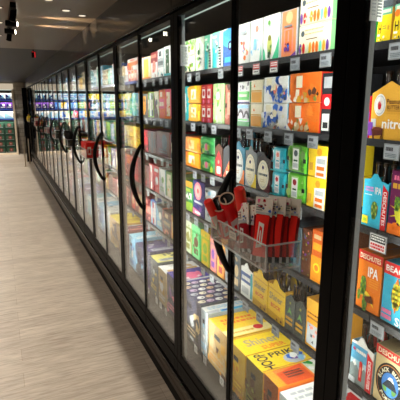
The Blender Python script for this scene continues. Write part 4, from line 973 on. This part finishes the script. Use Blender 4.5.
# can sleeves and rolled tubes at the far end of the tray
def sleeve(label, loc, rot, r0=.024, h=.14, cut=0.0):
    e = empty('can_sleeve', loc); e.rotation_euler = rot; tag(e, label, 'can sleeve', 'open red can sleeves in the tray')
    mb = MB(); n = 18; pts = []; fs = []; cl = []
    prof = [(r0*.8, 0, 'red'), (r0, .012, 'red'), (r0*1.02, h*.7, 'red'), (r0*1.04, h, 'black'), (r0*.92, h, 'black'), (r0*.9, h*.25, 'black'), (.001, h*.22, 'black')]
    for r, z, c in prof:
        for i in range(n):
            t = 2*PI*i/n; pts.append((r*math.cos(t), r*.8*math.sin(t), z+(cut*r*.8*math.sin(t) if z > h*.8 else 0)))
    for j in range(len(prof)-1):
        for i in range(n): fs.append((j*n+i, j*n+(i+1) % n, (j+1)*n+(i+1) % n, (j+1)*n+i)); cl.append(prof[j+1][2] if j >= 3 else 'red')
    fs.append(tuple(range(n))[::-1]); cl.append('red'); mb.add(pts, fs, cl, 0, True)
    a = Art(mb, r0*1.4, h*.5, lambda u, v, ee: (u-r0*.7, -r0*.82-ee, h*.1+v)); a.poly([(.1, .0), (.75, .1), (.95, .9), (.2, .75)], 'silver'); a.poly([(.3, .2), (.6, .25), (.7, .6), (.4, .55)], 'red')
    mb.build('sleeve_body', 'film', e)
    rm = MB(); rm.tube([(r0*.98*math.cos(2*PI*i/24), r0*.98*.8*math.sin(2*PI*i/24), h+cut*r0*.98*.8*math.sin(2*PI*i/24)) for i in range(25)], .0028, (208, 180, 160), 6); rm.build('rim', 'card', e)
    return e
sleeve('open red can sleeve with pale rim, front one showing its black lining', (.718, 1.352, TZ+.010), (math.radians(5), math.radians(-18), math.radians(-25)), r0=.027, h=.132, cut=1.0)
sleeve('open red can sleeve with pale rim, partly behind the front one', (.745, 1.328, TZ+.008), (math.radians(4), math.radians(-18), math.radians(-25)), r0=.026, h=.156, cut=.7)
def rolled(label, loc, rot, r0=.019, h=.2, panel=True):
    e = empty('red_tube', loc); e.rotation_euler = rot; tag(e, label, 'red tube', 'rolled red tubes in the tray')
    mb = MB(); mb.lathe([(r0*.8, 0), (r0, .006), (r0, h-.008), (r0*.9, h-.002), (r0*.72, h), (r0*.62, h-.01), (.002, h-.012)], (0, 0, 0), (238, 48, 38), 16)
    if panel:
        pts = []; fs = []; n = 6
        for j in (0, 1):
            for i in range(n+1):
                t = math.radians(200+i*16); pts.append(((r0+.0008)*math.cos(t), (r0+.0008)*math.sin(t), h*(.1 if j == 0 else .62)))
        for i in range(n): fs.append((i, i+1, n+2+i, n+1+i))
        mb.add(pts, fs, (206, 196, 186), 0, True)
    mb.build('tube_body', 'film', e); return e
rolled('bright red rolled tube standing tallest in the tray', (.752, 1.275, TZ+.0055), (math.radians(6), math.radians(-15), 0), h=.212, panel=False)
rolled('red rolled tube with pale panel leaning at far end of tray', (.706, 1.374, TZ+.0115), (math.radians(4), math.radians(-27), 0), h=.156, r0=.0165)

# trays on the farther doors
def far_tray(y, label): return tray(y, label)
far_tray(3.95, 'clear tray holding a bright red box on the fourth cooler door')
mb = MB(); mb.box(-.05, -.135, 0, .05, .135, .125, (226, 30, 26), .004); a = Art(mb, .1, .125, lambda u, v, e: (u-.05, -.135-e, v)); a.rect(.1, .2, .4, .75, 'white'); a.rect(.16, .3, .34, .62, 'red')
a = Art(mb, .27, .125, lambda u, v, e: (-.05-e, .135-u, v)); a.rect(.55, .2, .8, .8, 'salmon'); a.rect(.1, .4, .45, .55, 'crimson')
mb.box(-.048, -.135, .125, .048, .10, .129, (226, 40, 34), .001)
tag(mb.build('red_box', 'card', None, (.727, 4.112, TZ+.005)), 'bright red box lying in the clear tray on the fourth cooler door', 'box')
far_tray(5.12, 'clear tray with black can sleeves hanging over it')
for k in range(4):
    e = sleeve('black can sleeve in the fifth cooler door tray, %s from near end' % NUM[k], (.73, 5.17+k*.09, TZ+.006), (0, math.radians(-8), 0), r0=.032, h=.15); e['group'] = 'black can sleeves in the fifth cooler tray'
    for ch in e.children: ch.data = ch.data.copy(); ch.data.materials[0] = M['rubber']
far_tray(6.32, 'clear tray with slate and white boxes on the sixth cooler door')
for k, (c, d) in enumerate((('charcoal', 'charcoal'), ('white', 'white'), ('slate', 'slate'))):
    mb = MB(); mb.box(-.04, -.045, 0, .04, .045, .10, c, .004); a = Art(mb, .09, .1, lambda u, v, e: (-.04-e, .045-u, v)); a.rect(.2, .2, .8, .7, 'silver'); a.rect(.3, .75, .7, .85, 'tan')
    tag(mb.build('small_box', 'card', None, (.728, 6.39+k*.11, TZ+.005)), 'small %s box in the tray of the sixth cooler door' % d, 'box', 'small boxes in the sixth cooler tray')
far_tray(7.50, 'clear tray with pink packets on the seventh cooler door')
for k in range(3):
    mb = MB(); mb.box(-.045, -.05, 0, .045, .05, .07, (232, 176, 180), .006); a = Art(mb, .1, .07, lambda u, v, e: (-.045-e, .05-u, v)); a.rect(.1, .3, .9, .7, 'pink'); a.disc(.5, .5, .15, 'white')
    tag(mb.build('pink_packet', 'film', None, (.728, 7.56+k*.115, TZ+.005)), 'pale pink packet in the seventh cooler door tray, %s of three' % ('near', 'middle', 'far')[k], 'packet', 'pink packets in the seventh cooler tray')
far_tray(9.86, 'clear tray with red and white carton on the ninth cooler door')
mb = MB(); mb.box(-.045, -.12, 0, .045, .12, .17, 'crimson', .004); a = Art(mb, .24, .17, lambda u, v, e: (-.045-e, .12-u, v)); a.rect(.05, .55, .95, .95, 'white'); a.rect(.2, .1, .4, .5, 'white')
a = Art(mb, .09, .17, lambda u, v, e: (u-.045, -.12-e, v)); a.rect(.1, .6, .9, .95, 'white'); a.rect(.3, .1, .7, .5, 'red')
tag(mb.build('red_carton', 'card', None, (.727, 10.02, TZ+.005)), 'red and white carton standing in the ninth cooler door tray', 'carton')
far_tray(12.25, 'clear tray with a yellow parcel near the far end of the row')
mb = MB(); mb.lathe([(.02, 0), (.07, .02), (.085, .07), (.07, .13), (.02, .155)], (0, 0, 0), 'yellow', 14); mb.lathe([(.018, .155), (.03, .185), (.012, .19)], (0, 0, 0), 'gold', 10)
for ch in [tag(mb.build('yellow_bag', 'film', None, (.700, 12.42, TZ+.005)), 'round yellow tied bag in the farthest door tray', 'bag')]: ch.scale = (.66, 1, 1)

# ------------------------------------------------------------------ far end of the aisle
r = empty('end_panel', (.70, YEND+.02, 0)); tag(r, 'tall black panel closing the far end of the cooler row', 'end panel')
mb = MB(); mb.box(-.05, -.02, 0, .08, .02, 2.11, 'white', .004); mb.build('panel', 'gloss_black', r)
mb = MB(); mb.tube([(-.055, -.03, .75+.05*k) for k in range(16)], .014, 'white', 8); mb.build('handle', 'rubber', r)
for (x, y, h, l) in ((.55, 12.9, .66, 'beige floor post standing free near the far end of the coolers'), (.70, 13.55, .70, 'beige floor post close to the black end panel')):
    r = empty('floor_post', (x, y, 0)); tag(r, l, 'post', 'beige floor posts')
    mb = MB(); mb.lathe([(.035, 0), (.035, .012), (.02, .02)], (0, 0, 0), 'white', 16); mb.build('base', 'post', r)
    mb = MB(); mb.lathe([(.015, .02), (.015, h-.02), (.012, h)], (0, 0, 0), 'white', 16); mb.build('pole', 'post', r)
mb = MB(); mb.box(.55, 16.45, 0, .83, 16.80, CEIL); struct(mb.build('wall_far_pillar', 'tile')).name = 'wall_far.001'
# cooler against the far wall
FX0, FX1 = -2.95, .50
r = empty('display_cooler', (FX0, 16.02, 0)); tag(r, 'pale framed cooler on the far wall, green crates at its foot', 'display cooler')
FW = FX1-FX0
mb = MB(); mb.box(0, .02, 2.12, FW, .75, 2.30, 'white', .01); mb.box(0, 0, 2.16, FW, .02, 2.19, 'white', .004); mb.build('top_panel', 'glow_header', r)
for k in range(4):
    x = (FW-.055)*k/3; mb = MB(); mb.box(x, .0, 0, x+.055, .06, 2.12, 'white', .004); mb.build('frame_post', 'cream', r)
mb = MB(); mb.box(0, .06, .0, FW, .75, .06, 'white', .004); mb.build('base', 'cream', r)
mb = MB(); mb.box(0, .70, .06, FW, .75, 2.12); mb.build('back_panel', 'inside', r)
FZ = (1.19, 1.50, 1.80)
for z in FZ:
    mb = MB(); mb.box(0, .10, z-.03, FW, .70, z); o = mb.build('shelf', 'dark_shelf', r)
    mb = MB(); mb.box(0, .085, z-.045, FW, .098, z, 'white', .002); mb.build('label_rail', 'lip_blue', o)
mb = MB(); mb.box(.05, .07, 2.09, FW-.05, .10, 2.11, 'white', .004); mb.build('led_tube', 'led_dim', r)
cm = carton(.30, .20, .3, dict(front=(30, 58, 46), side='forest', top='forest'), lambda a: (a.rect(.03, .06, .97, .94, (22, 40, 34)), a.rect(.08, .12, .92, .88, (48, 78, 62)), a.disc(.5, .5, .2, (112, 58, 52)), a.disc(.5, .5, .08, (150, 120, 110)), a.rect(.1, .14, .9, .2, 'grey'), a.rect(.1, .78, .9, .84, (20, 40, 30))), None, None, .008, 'card', 'beer_crate')
for i in range(5):
    for j in range(11):
        o = place(cm, 'beer_crate', (FX1-.06-.155-.31*j, 16.14, .062+.2025*i), 'green beer crate in far wall cooler, %s row up, %s from right end' % (NUM[i], NUM[j]), 'beer crate', 'green crates stacked in the far wall cooler', PI/2)
RF = random.Random(5)
FP = [[('white', 'sky', 'silver'), ('sky', 'white', 'blue'), ('yellow', 'white', 'gold'), ('white', 'leaf', 'mint'), ('cream', 'blue', 'white'), ('pink', 'white', 'red')],
      [('yellow', 'gold', 'white'), ('blue', 'sky', 'white'), ('lime', 'white', 'green'), ('yellow', 'white', 'lime'), ('salmon', 'white', 'red'), ('navy', 'sky', 'white')],
      [('white', 'sky', 'silver'), ('cream', 'yellow', 'gold'), ('sky', 'white', 'blue'), ('white', 'yellow', 'lime'), ('lime', 'white', 'yellow')]]
for s, z in enumerate(FZ):
    x = FX1-.06; j = 0
    while x > FX0+.25:
        w = RF.choice((.19, .22, .26)); k = RF.randrange(len(FP[s])); a_, b_, c_ = FP[s][k]
        if j < 3: a_, b_, c_ = [('white', 'silver', 'sky'), ('purple', 'white', 'navy'), ('white', 'sky', 'navy')][s]; k = 50
        key = ('far', s, k, w); h = .2 if s else .22
        me = stock.get(key) or carton(w-.004, h, .2, dict(front=a_, side=b_), blk(s*5+k+2, [b_, c_, a_], b_), None, None, .004, 'card', 'beer_carton'); stock[key] = me
        place(me, 'beer_carton', (x-w/2, 16.14, z+.001), '%s and %s carton, far wall cooler, %s shelf up, %s from right end' % (WORDS.get(a_, a_), WORDS.get(b_, b_), NUM[s], (NUM+['fourteenth', 'fifteenth', 'sixteenth', 'seventeenth', 'eighteenth', 'nineteenth'])[j]), 'beer carton', 'cartons in the far wall cooler', PI/2)
        x -= w; j += 1

# ------------------------------------------------------------------ ceiling fittings
r = empty('track_light', (.15, 4.0, CEIL)); tag(r, 'black ceiling track with spot heads, two of them glaring', 'track light')
mb = MB(); mb.box(-.018, -.60, -.035, .018, .70, -.001, 'white', .003); mb.build('track', 'black', r)
for y, on in ((-.48, 0), (-.10, 1), (.32, 1), (.62, 0)):
    mb = MB(); ax = Vector((1, 0, -.05)).normalized() if on else Vector((-.2, 0, -1)).normalized()
    mb.tube([(0, y, -.03), (0, y, -.05)], .007, 'white', 8)
    mb.lathe([(.018, -.045), (.022, -.04), (.022, .03), (.025, .04)], (0, y, -.062), 'white', 16, 0, ax); h = mb.build('spot_head', 'black', r)
    mb = MB(); c = Vector((0, y, -.062))+ax*.041; mb.lathe([(.018, 0), (.015, .003), (.004, .005)], c, 'white', 14, 0, ax); mb.build('lens', 'lamp' if on else 'rubber', h)
    if on:
        ld = bpy.data.lights.new('track_spot', 'SPOT'); ld.energy = SPOT; ld.color = lin((255, 226, 190)); ld.spot_size = math.radians(30); ld.spot_blend = 1.0; ld.shadow_soft_size = .012
        lo = bpy.data.objects.new('track_spot', ld); COL.objects.link(lo); lo.location = Vector((.15, 4.0, CEIL))+Vector((0, y, -.052))+ax*.055
        lo.rotation_euler = Vector((1, 0, .07)).to_track_quat('-Z', 'Z').to_euler()
for k, (x, y) in enumerate(((.06, 3.61), (.07, 4.26), (.07, 5.06), (.51, 3.53), (.65, 3.68), (.36, 3.22))):
    d = ('beside the near end of the track', 'left of the middle of the track', 'beyond the far end of the track', 'midway between track and header', 'close to the dark header panel', 'at the top edge of the picture')[k]
    r = empty('ceiling_light', (x, y, CEIL)); tag(r, 'small round recessed ceiling light '+d, 'ceiling light', 'recessed ceiling lights')
    mb = MB(); mb.lathe([(.034, -.004), (.036, -.002), (.036, -.0005)], (0, 0, 0), 'white', 18); mb.build('trim_ring', 'ceil_white', r)
    mb = MB(); mb.lathe([(.024, -.007), (.027, -.0045)], (0, 0, 0), 'white', 18); mb.build('lens', 'lamp_dim', r)
r = empty('exit_sign', (.47, 6.25, CEIL)); tag(r, 'small red edged exit sign hanging below the ceiling', 'exit sign')
mb = MB(); mb.box(-.025, -.012, -.10, .028, .012, -.02, 'white', .003); mb.tube([(0, 0, -.02), (0, 0, 0)], .008, 'white', 8); mb.build('sign_body', 'black', r)
mb = MB(); mb.box(.010, -.0145, -.096, .021, -.0125, -.03); mb.box(-.024, -.0145, -.031, .004, -.0125, -.026); mb.build('red_letters', 'exit_red', r)

# ------------------------------------------------------------------ light
def area(name, loc, rot, sx, sy, e, col=(255, 244, 228), spread=180):
    d = bpy.data.lights.new(name, 'AREA'); d.shape = 'RECTANGLE'; d.size = sx; d.size_y = sy; d.energy = e; d.color = lin(col); d.spread = math.radians(spread)
    o = bpy.data.objects.new(name, d); COL.objects.link(o); o.location = loc; o.rotation_euler = rot; return o
def beam(name, loc, d, sx, sy, e, spread, col=(250, 250, 244)):
    d = Vector(d).normalized(); up = Vector((0, 0, 1)); z = -d; x = up.cross(z).normalized(); yv = z.cross(x)
    o = area(name, loc, (0, 0, 0), sx, sy, e, col, spread); o.rotation_euler = Matrix((x, yv, z)).transposed().to_euler()
for i in range(-1, 12):
    ym = .888+PITCH*i
    for s in (-1, 1):
        if i == 11 and s > 0 or i == -1 and s < 0: continue
        beam('mullion_led', (XF+.036, ym+s*.026, 1.215), (.34, s*.94, 0), .02, 1.66, LED, 125)
for i in range(12):   # light bar over each pair of doors, plus an added fill
    beam('deck_fill', (XF+.175, .888+PITCH*(i-.5), SHELF[4]-.018), (.35, 0, -.93), 1.05, .01, DECK_FILL, 160)  # lamp added under the fifth shelf to brighten the case tops
    beam('head_led', (XF+.036, .888+PITCH*(i-.5), 2.06), (.62, 0, -.78), 1.05, .02, HEAD, 150)
for z, e in ((2.10, 26), (1.75, 14), (1.45, 14), (1.14, 22)):   # unseen lamps added to brighten each far cooler shelf
    beam('far_fill', ((FX0+FX1)/2, 16.085, z), (0, .55, -.83), FX1-FX0-.1, .02, e, 160)
for x in (-.3, -1.6):  # extra lamps added to brighten the far cooler's header
    ld = bpy.data.lights.new('fill_spot', 'SPOT'); ld.energy = 60; ld.color = lin((255, 240, 222)); ld.spot_size = math.radians(150); ld.spot_blend = .6; ld.shadow_soft_size = .05
    lo = bpy.data.objects.new('fill_spot', ld); COL.objects.link(lo); lo.location = (x, 14.9, CEIL-.03)
for k in range(14):   # unseen fill lamps added in a row to brighten the aisle
    y = -1.2+1.25*k
    if 3 < y < 6: pass
    ld = bpy.data.lights.new('fill_spot', 'SPOT'); ld.energy = FILL_DOWN; ld.color = lin((255, 240, 222)); ld.spot_size = math.radians(128); ld.spot_blend = .6; ld.shadow_soft_size = .05
    lo = bpy.data.objects.new('fill_spot', ld); COL.objects.link(lo); lo.location = (-.25, y, CEIL-.03)
for k in range(4):
    area('added_trough_lamp', (-.905, .2+4.6*k, 2.80), (0, 0, 0), .014, 4.5, ADDED_TROUGH)  # added lamps, light the floor up to the trough's shade edge
W = bpy.data.worlds.new('room'); S.world = W; W.use_nodes = True
W.node_tree.nodes['Background'].inputs['Color'].default_value = (*lin((190, 180, 170)), 1); W.node_tree.nodes['Background'].inputs['Strength'].default_value = .05

# ------------------------------------------------------------------ camera
cd = bpy.data.cameras.new('camera'); cd.sensor_width = 36; cd.lens = 444/400*36; cd.clip_start = .02
cam = bpy.data.objects.new('camera', cd); COL.objects.link(cam); cam.location = (0, 0, 1.7)
cam.rotation_euler = (math.radians(90-12.373), 0, math.radians(-24.0)); S.camera = cam
S.view_settings.view_transform = 'Standard'; S.view_settings.look = 'None'; S.view_settings.gamma = 1; S.view_settings.exposure = EXPO
S.view_settings.use_curve_mapping = False
S.cycles.max_bounces = 10; S.cycles.transparent_max_bounces = 24; S.cycles.caustics_reflective = False; S.cycles.caustics_refractive = False
S.cycles.sample_clamp_indirect = 6.0
